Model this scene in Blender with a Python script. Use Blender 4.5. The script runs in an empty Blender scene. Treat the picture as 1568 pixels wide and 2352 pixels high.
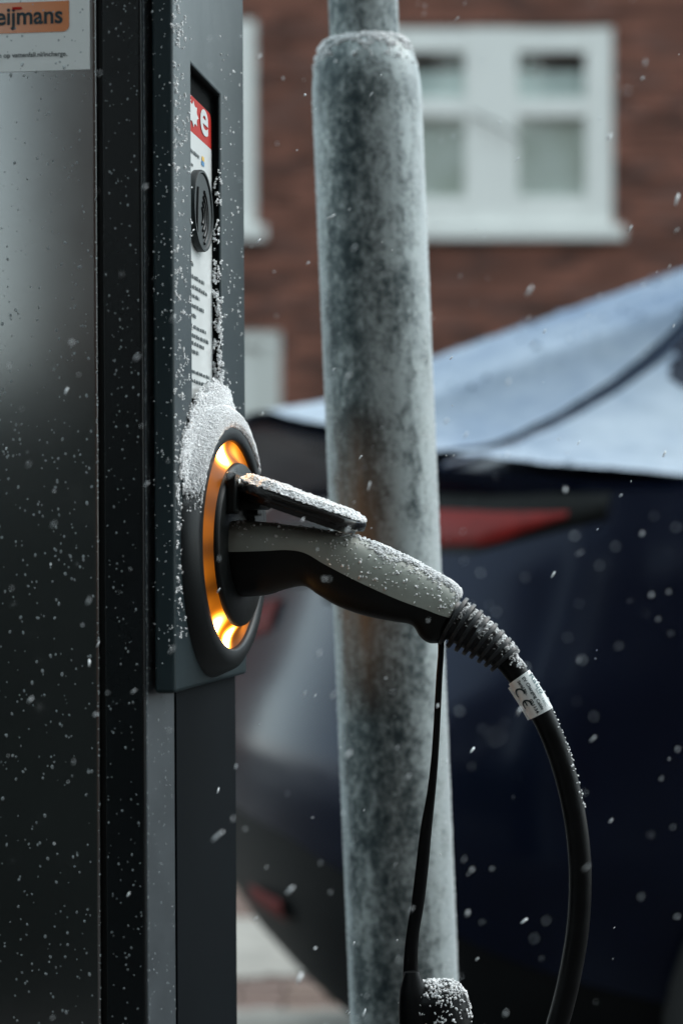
import bpy, bmesh, math, random
import numpy as np
from mathutils import Vector, Matrix, noise, Euler

random.seed(7)
RNG = np.random.default_rng(7)
S = bpy.context.scene
COL = S.collection
R = math.radians

# ------------------------------------------------------------------ camera
cd = bpy.data.cameras.new("camera")
cam = bpy.data.objects.new("camera", cd)
COL.objects.link(cam)
cam.location = (0, 0, 1.0)
cam.rotation_euler = (R(90), 0, 0)
cd.sensor_width = 36
cd.lens = 85
cd.shift_y = 0.0458
cd.clip_start = 0.05
cd.clip_end = 3000
cd.dof.use_dof = True
cd.dof.focus_distance = 1.595
cd.dof.aperture_fstop = 5.6
cd.dof.aperture_blades = 0
S.camera = cam

# ------------------------------------------------------------------ sky and sun (overcast, snowing)
SUN_EL, SUN_AZ = 48, 60          # azimuth measured from +Y towards +X
w = bpy.data.worlds.new("World")
S.world = w
w.use_nodes = True
nt = w.node_tree
bg = nt.nodes["Background"]
sky = nt.nodes.new("ShaderNodeTexSky")
sky.sky_type = 'NISHITA'
sky.sun_disc = False
sky.sun_elevation = R(SUN_EL)
sky.sun_rotation = R(SUN_AZ)
sky.air_density = 1.0
sky.dust_density = 1.0
sky.ozone_density = 2.0
hsv = nt.nodes.new("ShaderNodeHueSaturation")
hsv.inputs["Hue"].default_value = 0.455
hsv.inputs["Saturation"].default_value = 0.5
nt.links.new(sky.outputs[0], hsv.inputs["Color"])
# an even deck of snow cloud lies over the blue sky
deck = nt.nodes.new("ShaderNodeMix")
deck.data_type = 'RGBA'
deck.inputs[0].default_value = 0.55
deck.inputs[7].default_value = (2.85, 3.42, 3.5, 1)
nt.links.new(hsv.outputs[0], deck.inputs[6])
nt.links.new(deck.outputs[2], bg.inputs["Color"])
bg.inputs["Strength"].default_value = 0.15
sl = bpy.data.lights.new("sun", 'SUN')
sl.energy = 0.6
sl.angle = R(40)
sl.color = (1.0, 0.97, 0.93)
sun = bpy.data.objects.new("sun", sl)
COL.objects.link(sun)
sd = Vector((math.sin(R(SUN_AZ)) * math.cos(R(SUN_EL)), math.cos(R(SUN_AZ)) * math.cos(R(SUN_EL)), math.sin(R(SUN_EL))))
sun.rotation_euler = (-sd).to_track_quat('-Z', 'Y').to_euler()
sun.location = (3, 3, 8)
S.view_settings.view_transform = 'Standard'
S.view_settings.look = 'None'
S.view_settings.gamma = 1.0
S.view_settings.exposure = 1.55
S.view_settings.use_curve_mapping = False
S.cycles.use_denoising = True
S.cycles.max_bounces = 6

# ------------------------------------------------------------------ helpers
KP = 2352 / 36 * 85


def at(x, y, Y):
    """Point seen at (x, y) of a 1568 x 2352 print of the photograph, Y metres away."""
    return Vector(((x - 784) / KP * Y, Y, 1 + (1284 - y) / KP * Y))


def mat(name, col, rough=0.5, metal=0.0, spec=0.5, coat=0.0, coat_rough=0.1, vary=0.0, vscale=40, bump=0.0, bscale=200,
        trans=0.0, ior=1.45, emit=None, estr=0.0, rvary=0.0):
    m = bpy.data.materials.new(name)
    m.use_nodes = True
    t = m.node_tree
    b = t.nodes["Principled BSDF"]
    b.inputs["Base Color"].default_value = (*col, 1)
    b.inputs["Roughness"].default_value = rough
    b.inputs["Metallic"].default_value = metal
    b.inputs["Specular IOR Level"].default_value = spec
    b.inputs["Coat Weight"].default_value = coat
    b.inputs["Coat Roughness"].default_value = coat_rough
    b.inputs["Transmission Weight"].default_value = trans
    b.inputs["IOR"].default_value = ior
    if emit:
        b.inputs["Emission Color"].default_value = (*emit, 1)
        b.inputs["Emission Strength"].default_value = estr
    if vary or bump or rvary:
        tc = t.nodes.new("ShaderNodeTexCoord")
    if vary or rvary:
        n = t.nodes.new("ShaderNodeTexNoise")
        n.inputs["Scale"].default_value = vscale
        n.inputs["Detail"].default_value = 6
        n.inputs["Roughness"].default_value = 0.65
        t.links.new(tc.outputs["Object"], n.inputs["Vector"])
        if vary:
            r = t.nodes.new("ShaderNodeValToRGB")
            r.color_ramp.elements[0].position = 0.3
            r.color_ramp.elements[1].position = 0.72
            r.color_ramp.elements[0].color = (*[c * (1 - vary) for c in col], 1)
            r.color_ramp.elements[1].color = (*[min(1, c * (1 + vary)) for c in col], 1)
            t.links.new(n.outputs["Fac"], r.inputs["Fac"])
            t.links.new(r.outputs["Color"], b.inputs["Base Color"])
        if rvary:
            mr = t.nodes.new("ShaderNodeMapRange")
            mr.inputs[1].default_value = 0.3
            mr.inputs[2].default_value = 0.7
            mr.inputs[3].default_value = max(0.02, rough - rvary)
            mr.inputs[4].default_value = min(1, rough + rvary)
            t.links.new(n.outputs["Fac"], mr.inputs[0])
            t.links.new(mr.outputs[0], b.inputs["Roughness"])
    if bump:
        n2 = t.nodes.new("ShaderNodeTexNoise")
        n2.inputs["Scale"].default_value = bscale
        n2.inputs["Detail"].default_value = 4
        t.links.new(tc.outputs["Object"], n2.inputs["Vector"])
        bp = t.nodes.new("ShaderNodeBump")
        bp.inputs["Strength"].default_value = bump
        bp.inputs["Distance"].default_value = 0.002
        t.links.new(n2.outputs["Fac"], bp.inputs["Height"])
        t.links.new(bp.outputs[0], b.inputs["Normal"])
    return m


def tag(o, label=None, cat=None, group=None, kind=None):
    for k, v in (("label", label), ("category", cat), ("group", group), ("kind", kind)):
        if v:
            o[k] = v
    return o


def empty(name, loc=(0, 0, 0), rot=(0, 0, 0)):
    o = bpy.data.objects.new(name, None)
    o.empty_display_size = 0.1
    COL.objects.link(o)
    o.location = loc
    o.rotation_euler = rot
    return o


def link(name, me, m=None, parent=None, smooth=True, angle=40):
    o = bpy.data.objects.new(name, me)
    COL.objects.link(o)
    if m:
        me.materials.append(m)
    if smooth:
        me.shade_smooth()
        if angle:
            me.set_sharp_from_angle(angle=R(angle))
    if parent:
        o.parent = parent
    return o


def pyd(name, v, f, m=None, parent=None, smooth=True, angle=40, fix=True):
    me = bpy.data.meshes.new(name)
    me.from_pydata([tuple(p) for p in v], [], [tuple(q) for q in f])
    me.update()
    if fix:
        bm = bmesh.new()
        bm.from_mesh(me)
        bmesh.ops.recalc_face_normals(bm, faces=bm.faces)
        bm.to_mesh(me)
        bm.free()
    return link(name, me, m, parent, smooth, angle)


def bevel(o, width, seg=2, angle=30):
    b = o.modifiers.new("bevel", 'BEVEL')
    b.width = width
    b.segments = seg
    b.limit_method = 'ANGLE'
    b.angle_limit = R(angle)
    b.harden_normals = False
    return o


def weigh(o):
    k = o.modifiers.new("weighted", 'WEIGHTED_NORMAL')
    k.keep_sharp = True
    k.weight = 100
    return o


class MB:
    def __init__(self):
        self.v, self.f = [], []

    def add(self, v, f):
        n = len(self.v)
        self.v += [tuple(p) for p in v]
        self.f += [tuple(i + n for i in q) for q in f]
        return self

    def box(self, x0, x1, y0, y1, z0, z1):
        v = [(x, y, z) for z in (z0, z1) for y in (y0, y1) for x in (x0, x1)]
        return self.add(v, [(0, 2, 3, 1), (4, 5, 7, 6), (0, 1, 5, 4), (2, 6, 7, 3), (0, 4, 6, 2), (1, 3, 7, 5)])

    def grid(self, P, closed=False, cap0=False, cap1=False):
        """P: list of rings."""
        n = len(P[0])
        v = [p for ring in P for p in ring]
        f = []
        for i in range(len(P) - 1):
            for j in range(n if closed else n - 1):
                k = (j + 1) % n
                f.append((i * n + j, i * n + k, (i + 1) * n + k, (i + 1) * n + j))
        if cap0:
            f.append(tuple(range(n - 1, -1, -1)))
        if cap1:
            f.append(tuple((len(P) - 1) * n + j for j in range(n)))
        return self.add(v, f)

    def build(self, name, m=None, parent=None, smooth=True, angle=40, fix=True):
        return pyd(name, self.v, self.f, m, parent, smooth, angle, fix)


def spline(pts, n):
    """Catmull-Rom through points (any dimension) -> n samples."""
    P = np.array([list(p) for p in pts], float)
    P = np.vstack([2 * P[0] - P[1], P, 2 * P[-1] - P[-2]])
    m = len(P) - 3
    out = []
    for a in np.linspace(0, m, n):
        i = min(int(a), m - 1)
        t = a - i
        p0, p1, p2, p3 = P[i:i + 4]
        out.append(0.5 * (2 * p1 + (p2 - p0) * t + (2 * p0 - 5 * p1 + 4 * p2 - p3) * t * t + (3 * p1 - p0 - 3 * p2 + p3) * t ** 3))
    return np.array(out)


def frames(path, up=(0, -1, 0)):
    path = np.asarray(path)
    T = np.gradient(path, axis=0)
    T /= np.linalg.norm(T, axis=1)[:, None]
    N, B = [], []
    u = np.array(up, float)
    for t in T:
        u = u - t * (u @ t)
        u /= np.linalg.norm(u)
        N.append(u.copy())
        B.append(np.cross(t, u))
    return T, np.array(N), np.array(B)


def tube_rings(path, rad, n=20, up=(0, -1, 0), flat=1.0):
    T, N, B = frames(path, up)
    rad = np.broadcast_to(rad, (len(path),))
    th = np.linspace(0, 2 * math.pi, n, endpoint=False)
    return [[path[i] + rad[i] * (math.cos(a) * N[i] * flat + math.sin(a) * B[i]) for a in th] for i in range(len(path))]


def tube(name, path, rad, m, parent=None, n=20, flat=1.0, caps=True):
    b = MB()
    b.grid(tube_rings(path, rad, n, flat=flat), True, caps, caps)
    return b.build(name, m, parent, angle=60)


def lathe(prof, n=64, sx=1.0):
    """prof: (r, h) -> rings round the z axis."""
    th = np.linspace(0, 2 * math.pi, n, endpoint=False)
    return [[(r * sx * math.cos(a), r * math.sin(a), h) for a in th] for r, h in prof]


ICO_V, ICO_F = None, None
_b = bmesh.new()
bmesh.ops.create_icosphere(_b, subdivisions=1, radius=1)
ICO_V = np.array([v.co[:] for v in _b.verts])
ICO_F = np.array([[v.index for v in f.verts] for f in _b.faces])
_b.free()


def grains(pts, size, jag=0.55, stretch=None, rng=RNG):
    """Irregular little crystals: one rough 20-face body each."""
    pts = np.asarray(pts)
    n = len(pts)
    size = np.broadcast_to(size, (n,))
    k = len(ICO_V)
    q = rng.normal(size=(n, 4))
    q /= np.linalg.norm(q, axis=1)[:, None]
    a, b, c, d = q.T
    M = np.stack([np.stack([1 - 2 * (c * c + d * d), 2 * (b * c - a * d), 2 * (b * d + a * c)], -1),
                  np.stack([2 * (b * c + a * d), 1 - 2 * (b * b + d * d), 2 * (c * d - a * b)], -1),
                  np.stack([2 * (b * d - a * c), 2 * (c * d + a * b), 1 - 2 * (b * b + c * c)], -1)], -2)
    sc = rng.uniform(0.55, 1.25, (n, 1, 3))
    V = ICO_V[None] * (1 + rng.uniform(-jag, jag, (n, k, 1))) * sc
    V = np.einsum('nij,nkj->nki', M, V) * size[:, None, None]
    if stretch is not None:
        V = np.einsum('nij,nkj->nki', stretch, V)
    V = V + pts[:, None, :]
    F = ICO_F[None] + (np.arange(n) * k)[:, None, None]
    return V.reshape(-1, 3), F.reshape(-1, 3)


def tri_mesh(name, V, F, m, parent=None, smooth=False):
    me = bpy.data.meshes.new(name)
    me.vertices.add(len(V))
    me.vertices.foreach_set("co", np.asarray(V, np.float32).ravel())
    me.loops.add(F.size)
    me.loops.foreach_set("vertex_index", F.astype(np.int32).ravel())
    me.polygons.add(len(F))
    me.polygons.foreach_set("loop_start", np.arange(0, F.size, F.shape[1], dtype=np.int32))
    me.update(calc_edges=True)
    me.validate()
    return link(name, me, m, parent, smooth, None)


def fbm(p, sc):
    return noise.fractal(Vector(p) * sc, 0.7, 2.0, 4)


def blanket(surf, thick, ns, nt_, n_grain, gsize, rough=0.0006, nsc=500, spread=1.0):
    """Snow lying on surf(s,t)->(point, normal): a lumpy sheet where thick(s,t) > 0, plus loose crystals. Returns V,F tri arrays."""
    idx = -np.ones((ns, nt_), int)
    V, F = [], []
    for i in range(ns):
        for j in range(nt_):
            s, t = i / (ns - 1), j / (nt_ - 1)
            h = thick(s, t)
            if h > 0:
                p, nn = surf(s, t)
                p = np.array(p) + np.array(nn) * (h + rough * fbm(p, nsc))
                idx[i, j] = len(V)
                V.append(p)
    for i in range(ns - 1):
        for j in range(nt_ - 1):
            a, b, c, d = idx[i, j], idx[i + 1, j], idx[i + 1, j + 1], idx[i, j + 1]
            if min(a, b, c, d) >= 0:
                F.append((a, b, c))
                F.append((a, c, d))
    G, gs = [], []
    tries = 0
    while len(G) < n_grain and tries < n_grain * 30:
        tries += 1
        s, t = random.random(), random.random()
        h = thick(s, t)
        if h > 0 or (spread > 0 and random.random() < 0.06 * spread and h > -0.002):
            p, nn = surf(s, t)
            G.append(np.array(p) + np.array(nn) * (max(h, 0) + random.uniform(-0.0002, 0.0006)))
            gs.append(gsize * random.uniform(0.45, 1.25))
    V = np.array(V).reshape(-1, 3)
    F = np.array(F, int).reshape(-1, 3)
    if G:
        gv, gf = grains(G, np.array(gs))
        F = np.vstack([F, gf + len(V)])
        V = np.vstack([V, gv])
    return V, F


def merge(parts):
    V, F, n = [], [], 0
    for v, f in parts:
        V.append(v)
        F.append(f + n)
        n += len(v)
    return np.vstack(V), np.vstack(F)


def text_mesh(body, size=1.0, offset=0.0, width=None, align='LEFT', res=4):
    c = bpy.data.curves.new("lettering", 'FONT')
    c.body = body
    c.size = size
    c.offset = offset
    c.resolution_u = res
    o = bpy.data.objects.new("lettering", c)
    COL.objects.link(o)
    dg = bpy.context.evaluated_depsgraph_get()
    dg.update()
    me = bpy.data.meshes.new_from_object(o.evaluated_get(dg))
    bpy.data.objects.remove(o)
    bpy.data.curves.remove(c)
    co = np.empty(len(me.vertices) * 3)
    me.vertices.foreach_get("co", co)
    co = co.reshape(-1, 3)
    if width:
        k = width / (co[:, 0].max() - co[:, 0].min())
        co *= k
    x0, x1 = co[:, 0].min(), co[:, 0].max()
    co[:, 0] -= {'LEFT': x0, 'RIGHT': x1, 'CENTER': (x0 + x1) / 2}[align]
    me.vertices.foreach_set("co", co.ravel())
    me.update()
    return me


def undot(me, ymin=.56):
    """drop the dots of i and j."""
    bm = bmesh.new()
    bm.from_mesh(me)
    seen, kill = set(), []
    for v0 in bm.verts:
        if v0 in seen:
            continue
        st, isl = [v0], []
        seen.add(v0)
        while st:
            q = st.pop()
            isl.append(q)
            for e in q.link_edges:
                o_ = e.other_vert(q)
                if o_ not in seen:
                    seen.add(o_)
                    st.append(o_)
        if min(q.co.y for q in isl) > ymin:
            kill += isl
    bmesh.ops.delete(bm, geom=kill, context='VERTS')
    bm.to_mesh(me)
    bm.free()
    return me


def remap(me, fn):
    for v in me.vertices:
        v.co = fn(*v.co)
    me.update()
    return me


# ------------------------------------------------------------------ materials
M = {}
M['anthracite'] = mat('anthracite_coating', (0.005, 0.007, 0.008), 0.26, 0, 0.4, vary=0.2, vscale=6, bump=0.03, bscale=1800, rvary=0.04)
M['lacquer'] = mat('anthracite_lacquer', (0.005, 0.007, 0.007), 0.13, 0, 1.0, coat=1.0, coat_rough=0.12, vary=0.2, vscale=11, rvary=0.05)
M['lacquer'].node_tree.nodes['Principled BSDF'].inputs['Coat IOR'].default_value = 2.7
M['casing'] = mat('slate_coating', (0.017, 0.028, 0.032), 0.38, 0, 0.22, vary=0.15, vscale=9, bump=0.08, bscale=1500, rvary=0.06)
M['black'] = mat('black_plastic', (0.004, 0.005, 0.005), 0.42, 0, 0.25, vary=0.2, vscale=60, rvary=0.08)
M['rubber'] = mat('black_rubber', (0.003, 0.0035, 0.004), 0.40, 0, 0.2, vary=0.25, vscale=90, rvary=0.1)
M['boot'] = mat('grey_rubber', (0.012, 0.014, 0.016), 0.42, 0, 0.5, vary=0.2, vscale=90, rvary=0.08)
M['bezel'] = mat('bezel_plastic', (0.006, 0.008, 0.009), 0.42, 0, 0.3, bump=.05, bscale=1500)
M['grip'] = mat('grey_plastic', (0.285, 0.30, 0.265), 0.42, 0, 0.5, vary=0.08, vscale=50, rvary=0.06, bump=0.04, bscale=900)
M['white'] = mat('white_film', (0.74, 0.76, 0.75), 0.5, 0, 0.4, coat=.6, coat_rough=.12, vary=0.03, vscale=30)
M['orange'] = mat('orange_print', (0.62, 0.18, 0.035), 0.4, coat=1.0, coat_rough=.12)
M['orange'].node_tree.nodes['Principled BSDF'].inputs['Coat IOR'].default_value = 1.7
M['redprint'] = mat('red_print', (0.46, 0.018, 0.010), 0.6, 0, .15)
M['ink'] = mat('dark_ink', (0.02, 0.035, 0.04), 0.6)
M['tealink'] = mat('teal_ink', (0.09, 0.17, 0.18), 0.6)
M['yellow'] = mat('yellow_print', (0.7, 0.42, 0.03), 0.5)
M['blueprint'] = mat('blue_print', (0.03, 0.2, 0.42), 0.5)
M['steel'] = mat('screw_steel', (0.35, 0.34, 0.32), 0.3, 1.0)
M['droplet'] = mat('water', (.80, .86, .88), 0.06, 0, 0.5, trans=.72, ior=1.33)
M['snow'] = mat('snow', (0.92, 0.935, 0.95), 0.75, 0, 0.25, vary=0.05, vscale=300)
_b = M['snow'].node_tree.nodes['Principled BSDF']
_b.inputs['Subsurface Weight'].default_value = .85
_b.inputs['Subsurface Radius'].default_value = (1.0, 1.0, 1.0)
_b.inputs['Subsurface Scale'].default_value = .0022
M['flake'] = mat('snow_flake', (0.88, 0.9, 0.92), 0.6, 0, 0.4)
M['paint'] = mat('navy_car_paint', (0.004, 0.0085, 0.025), 0.26, 0.5, 0.4, coat=0.12, coat_rough=0.12, vary=0.1, vscale=8)
M['valance'] = mat('black_bumper_plastic', (0.005, 0.006, 0.007), 0.6, 0, .25, vary=0.2, vscale=15)
M['glass'] = mat('dark_car_glass', (0.01, 0.014, 0.016), 0.08, 0, 0.5)
M['taillight'] = mat('red_lens', (0.26, 0.010, 0.008), 0.4, 0, 0.3, coat=0.15, vary=.35, vscale=12)
M['darkred'] = mat('dark_red_lens', (0.11, 0.005, 0.006), 0.5, 0, 0.12)
M['tyre'] = mat('tyre_rubber', (0.014, 0.014, 0.014), 0.8)
M['rim'] = mat('alloy', (0.45, 0.46, 0.47), 0.35, 0.9)
M['frame'] = mat('white_window_paint', (0.86, 0.85, 0.82), 0.5, vary=0.05, vscale=3)
M['mortar'] = mat('mortar', (0.16, 0.10, 0.08), 0.9, vary=0.2, vscale=5)
M['pane'] = bpy.data.materials.new('window_glass')
M['pane'].use_nodes = True
_t = M['pane'].node_tree
_t.nodes.remove(_t.nodes['Principled BSDF'])
_tr, _gl, _mx, _fw, _fr = (_t.nodes.new('ShaderNode' + k) for k in ('BsdfTransparent', 'BsdfGlossy', 'MixShader', 'LayerWeight', 'Math'))
_tr.inputs[0].default_value = (.97, .99, .98, 1)
_gl.inputs['Roughness'].default_value = .03
_fr.operation = 'MULTIPLY_ADD'
_t.links.new(_fw.outputs['Facing'], _fr.inputs[0])
_fr.inputs[1].default_value = .5
_fr.inputs[2].default_value = .08
_t.links.new(_fr.outputs[0], _mx.inputs[0])
_t.links.new(_tr.outputs[0], _mx.inputs[1])
_t.links.new(_gl.outputs[0], _mx.inputs[2])
_t.links.new(_mx.outputs[0], _t.nodes['Material Output'].inputs[0])
M['curtain'] = mat('net_curtain', (0.85, 0.88, 0.80), 0.9, vary=0.25, vscale=2.2)
M['blind'] = mat('pale_blind', (.80, .86, .86), .9, vary=.15, vscale=3)
M['roof'] = mat('roof_tiles', (0.10, 0.045, 0.035), 0.8, vary=0.3, vscale=4)
M['door'] = mat('white_door_paint', (0.72, 0.72, 0.69), 0.5, vary=0.05, vscale=3)
M['kerb'] = mat('concrete', (0.30, 0.29, 0.27), 0.85, vary=0.2, vscale=9)


def attr_mat(name, rough, bumpy=0.3, bscale=60):
    m = bpy.data.materials.new(name)
    m.use_nodes = True
    t = m.node_tree
    b = t.nodes["Principled BSDF"]
    b.inputs["Roughness"].default_value = rough
    a = t.nodes.new("ShaderNodeAttribute")
    a.attribute_name = "tint"
    n = t.nodes.new("ShaderNodeTexNoise")
    n.inputs["Scale"].default_value = bscale
    n.inputs["Detail"].default_value = 5
    tc = t.nodes.new("ShaderNodeTexCoord")
    t.links.new(tc.outputs["Object"], n.inputs["Vector"])
    mr = t.nodes.new("ShaderNodeMapRange")
    mr.inputs[3].default_value = 0.7
    mr.inputs[4].default_value = 1.3
    t.links.new(n.outputs["Fac"], mr.inputs[0])
    mx = t.nodes.new("ShaderNodeVectorMath")
    mx.operation = 'SCALE'
    t.links.new(a.outputs["Color"], mx.inputs[0])
    t.links.new(mr.outputs[0], mx.inputs["Scale"])
    t.links.new(mx.outputs[0], b.inputs["Base Color"])
    bp = t.nodes.new("ShaderNodeBump")
    bp.inputs["Strength"].default_value = bumpy
    bp.inputs["Distance"].default_value = 0.004
    t.links.new(n.outputs["Fac"], bp.inputs["Height"])
    t.links.new(bp.outputs[0], b.inputs["Normal"])
    return m


def set_tint(me, cols_per_face):
    a = me.attributes.new("tint", 'FLOAT_COLOR', 'FACE')
    c = np.hstack([np.asarray(cols_per_face, np.float32), np.ones((len(cols_per_face), 1), np.float32)])
    a.data.foreach_set("color", c.ravel())


M['brick'] = attr_mat('clay_brick', 0.85)

# ================================================================== SETTING: ground, houses
g = MB()
g.add([(-600, -600, -0.012), (600, -600, -0.012), (600, 600, -0.012), (-600, 600, -0.012)], [(0, 1, 2, 3)])


def paving_mat():
    m = mat('brick_road', (0.12, 0.085, 0.07), 0.85)
    t = m.node_tree
    b = t.nodes["Principled BSDF"]
    tc = t.nodes.new("ShaderNodeTexCoord")
    bt = t.nodes.new("ShaderNodeTexBrick")
    bt.inputs["Scale"].default_value = 1.0
    bt.inputs["Brick Width"].default_value = 0.21
    bt.inputs["Row Height"].default_value = 0.105
    bt.inputs["Mortar Size"].default_value = 0.008
    bt.inputs["Color1"].default_value = (0.05, 0.038, 0.034, 1)
    bt.inputs["Color2"].default_value = (0.035, 0.028, 0.026, 1)
    bt.inputs["Mortar"].default_value = (0.06, 0.06, 0.06, 1)
    t.links.new(tc.outputs["Object"], bt.inputs["Vector"])
    n = t.nodes.new("ShaderNodeTexNoise")
    n.inputs["Scale"].default_value = 0.9
    n.inputs["Detail"].default_value = 8
    t.links.new(tc.outputs["Object"], n.inputs["Vector"])
    r = t.nodes.new("ShaderNodeValToRGB")
    r.color_ramp.elements[0].position = 0.5
    r.color_ramp.elements[1].position = 0.62
    t.links.new(n.outputs["Fac"], r.inputs["Fac"])
    mx = t.nodes.new("ShaderNodeMix")
    mx.data_type = 'RGBA'
    t.links.new(r.outputs["Color"], mx.inputs[0])
    t.links.new(bt.outputs["Color"], mx.inputs[6])
    mx.inputs[7].default_value = (0.12, 0.12, 0.12, 1)
    t.links.new(mx.outputs[2], b.inputs["Base Color"])
    return m


road = g.build('road', paving_mat(), smooth=False)
tag(road, 'brown brick road with thin patches of snow', 'road', kind='structure')

# pavers one by one where the road shows between post and car
pm = MB()
pm.box(-0.098, 0.098, -0.047, 0.047, -0.02, 0.0)
pav = []
for k in range(3):
    o = pm.build('paver', None, None, smooth=False)
    me = o.data
    me.materials.append(M['brick'])
    c = [(0.15, 0.10, 0.085), (0.12, 0.075, 0.06), (0.18, 0.125, 0.10)][k]
    set_tint(me, [c] * len(me.polygons))
    bpy.data.objects.remove(o)
    pav.append(me)
for r_ in range(36):
    for q in range(6):
        o = bpy.data.objects.new('paver', random.choice(pav))
        COL.objects.link(o)
        o.parent = road
        o.location = (-0.75 + q * 0.206 + (0.103 if r_ % 2 else 0), 4.9 + r_ * 0.102, random.uniform(-0.003, 0.002))
        o.rotation_euler = (random.uniform(-.01, .01), random.uniform(-.01, .01), random.uniform(-.02, .02))


def drift(x0, x1, y0, y1, h, seed):
    def surf(s, t):
        return (x0 + (x1 - x0) * s, y0 + (y1 - y0) * t, 0.0), (0, 0, 1)

    def th(s, t):
        e = min(s, 1 - s) * (x1 - x0) + 0.0
        e2 = min(t, 1 - t) * (y1 - y0)
        d = min(e, e2) + 0.06 * fbm((s * 6 + seed, t * 4, seed), 1.0)
        return min(h, d * 0.25) + 0.004 * fbm((s * 30, t * 20, seed), 1.0) if d > 0.01 else -1
    return blanket(surf, th, 60, 40, 0, 0.01, 0.004, 12, 0)


V, F = merge([drift(-1.4, 0.6, 5.72, 6.66, 0.03, 1), drift(-1.4, 0.6, 4.7, 5.32, 0.03, 5)])
M['slush'] = mat('trodden_snow', (.30, .285, .26), .8, vary=.25, vscale=9)
tag(tri_mesh('snow', V, F, M['slush'], smooth=True), 'flat strips of snow on the brown brick road behind the charging post', 'snow', kind='stuff')

# ---- brick house across the street
FY = 15.0
house = empty('brick_house', (0, FY, 0))
tag(house, 'red brown brick house with white framed windows across the street', 'house')
PX = FY / KP                                  # metres per print pixel at the facade


def fx(x):
    return (x - 784) * PX


def fz(y):
    return 1 + (1284 - y) * PX


win_r = (fx(852), fx(1408), fz(548), fz(62))       # x0,x1,z0,z1
wl_x1 = fx(588)
win_l = (wl_x1 - (win_r[1] - win_r[0]), wl_x1, win_r[2], fz(45))
door_r = (fx(645) - 1.05, fx(645), 0.02, fz(760))
HX0, HX1, HZ = -7.0, 2.75, 8.2
opens = [win_r, win_l, door_r]
mb = MB()
xs = sorted({HX0, HX1, *[v for o in opens for v in o[:2]]})
zs = sorted({0.0, HZ, *[v for o in opens for v in o[2:]]})
for i in range(len(xs) - 1):
    for j in range(len(zs) - 1):
        cx, cz = (xs[i] + xs[i + 1]) / 2, (zs[j] + zs[j + 1]) / 2
        if not any(o[0] < cx < o[1] and o[2] < cz < o[3] for o in opens):
            mb.box(xs[i], xs[i + 1], 0.012, 0.30, zs[j], zs[j + 1])
mb.box(HX0, HX1, 0.3, 0.31, 0, HZ)
mb.box(HX0, HX0 + 0.3, 0.32, 8, 0, HZ)
mb.box(HX1 - 0.3, HX1, 0.32, 8, 0, HZ)
mb.build('wall', M['mortar'], house, smooth=False)
BW, BH = 0.22, 0.0655
bv, bf, bc = [], [], []
bm_ = MB()
row = 0
z = 0.005
while z < HZ - BH:
    x = HX0 - (BW / 2 if row % 2 else 0)
    while x < HX1:
        segs = [(max(x, HX0), min(x + BW - 0.011, HX1))]
        for o in opens:
            if o[2] - 0.02 < z + BH / 2 < o[3] + 0.02:
                ns = []
                for a, b in segs:
                    if b <= o[0] or a >= o[1]:
                        ns.append((a, b))
                    else:
                        if a < o[0] - 0.01:
                            ns.append((a, o[0]))
                        if b > o[1] + 0.01:
                            ns.append((o[1], b))
                segs = ns
        for a, b in segs:
            if b - a > 0.015:
                d = random.uniform(-0.003, 0.002)
                bm_.box(a, b, d, 0.02, z, z + BH - 0.010)
                t = random.uniform(0.6, 1.4)
                q = random.random()
                col = np.array((0.195, 0.078, 0.054)) * t if q < 0.75 else np.array((0.15, 0.068, 0.052)) * t
                bc += [col] * 6
        x += BW
    z += BH
    row += 1
bk = bm_.build('brickwork', None, house, smooth=False, fix=False)
bk.data.materials.append(M['brick'])
set_tint(bk.data, bc)
bk['kind'] = 'stuff'
b = MB()
b.grid([[(HX0 - .3, -.35, HZ), (HX1 + .1, -.35, HZ)], [(HX0 - .3, 4, HZ + 3.6), (HX1 + .1, 4, HZ + 3.6)], [(HX0 - .3, 8.3, HZ), (HX1 + .1, 8.3, HZ)]], False)
b.add([(HX1 + .1, -.35, HZ), (HX1 + .1, 4, HZ + 3.6), (HX1 + .1, 8.3, HZ)], [(0, 1, 2)])
b.build('roof', M['roof'], house, smooth=False)


def window(o, panes_x, bars):
    """o = opening; panes_x = glass columns (x0,x1); bars = glass rows (z0,z1)."""
    x0, x1, z0, z1 = o
    f = MB()
    xs_ = [x0] + [v for p in panes_x for v in p] + [x1]
    zs_ = [z0] + [v for p in bars for v in p] + [z1]
    for i in range(0, len(xs_), 2):
        f.box(xs_[i], xs_[i + 1], 0.01, 0.12, z0, z1)
    for p in panes_x:
        for j in range(0, len(zs_), 2):
            f.box(p[0] - .002, p[1] + .002, 0.018, 0.115, zs_[j] + .001, zs_[j + 1] - .001)
    fr = f.build('window', M['frame'], house, smooth=False)
    bevel(fr, 0.008, 1)
    s = MB()
    s.box(x0 - 0.05, x1 + 0.06, -0.07, 0.005, z0 - 0.015, z0 + 0.075)
    bevel(s.build('sill', M['frame'], fr, smooth=False), 0.01, 2)
    for p in panes_x:
        for q in bars:
            g_ = MB()
            g_.box(p[0] - .004, p[1] + .004, 0.07, 0.078, q[0] - .004, q[1] + .004)
            g_.build('pane', M['pane'], fr, smooth=False)
    return fr


rows = [(fz(450), fz(268)), (fz(222), fz(118))]
fr = window(win_r, [(fx(915), fx(1068)), (fx(1190), fx(1346))], rows)
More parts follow.
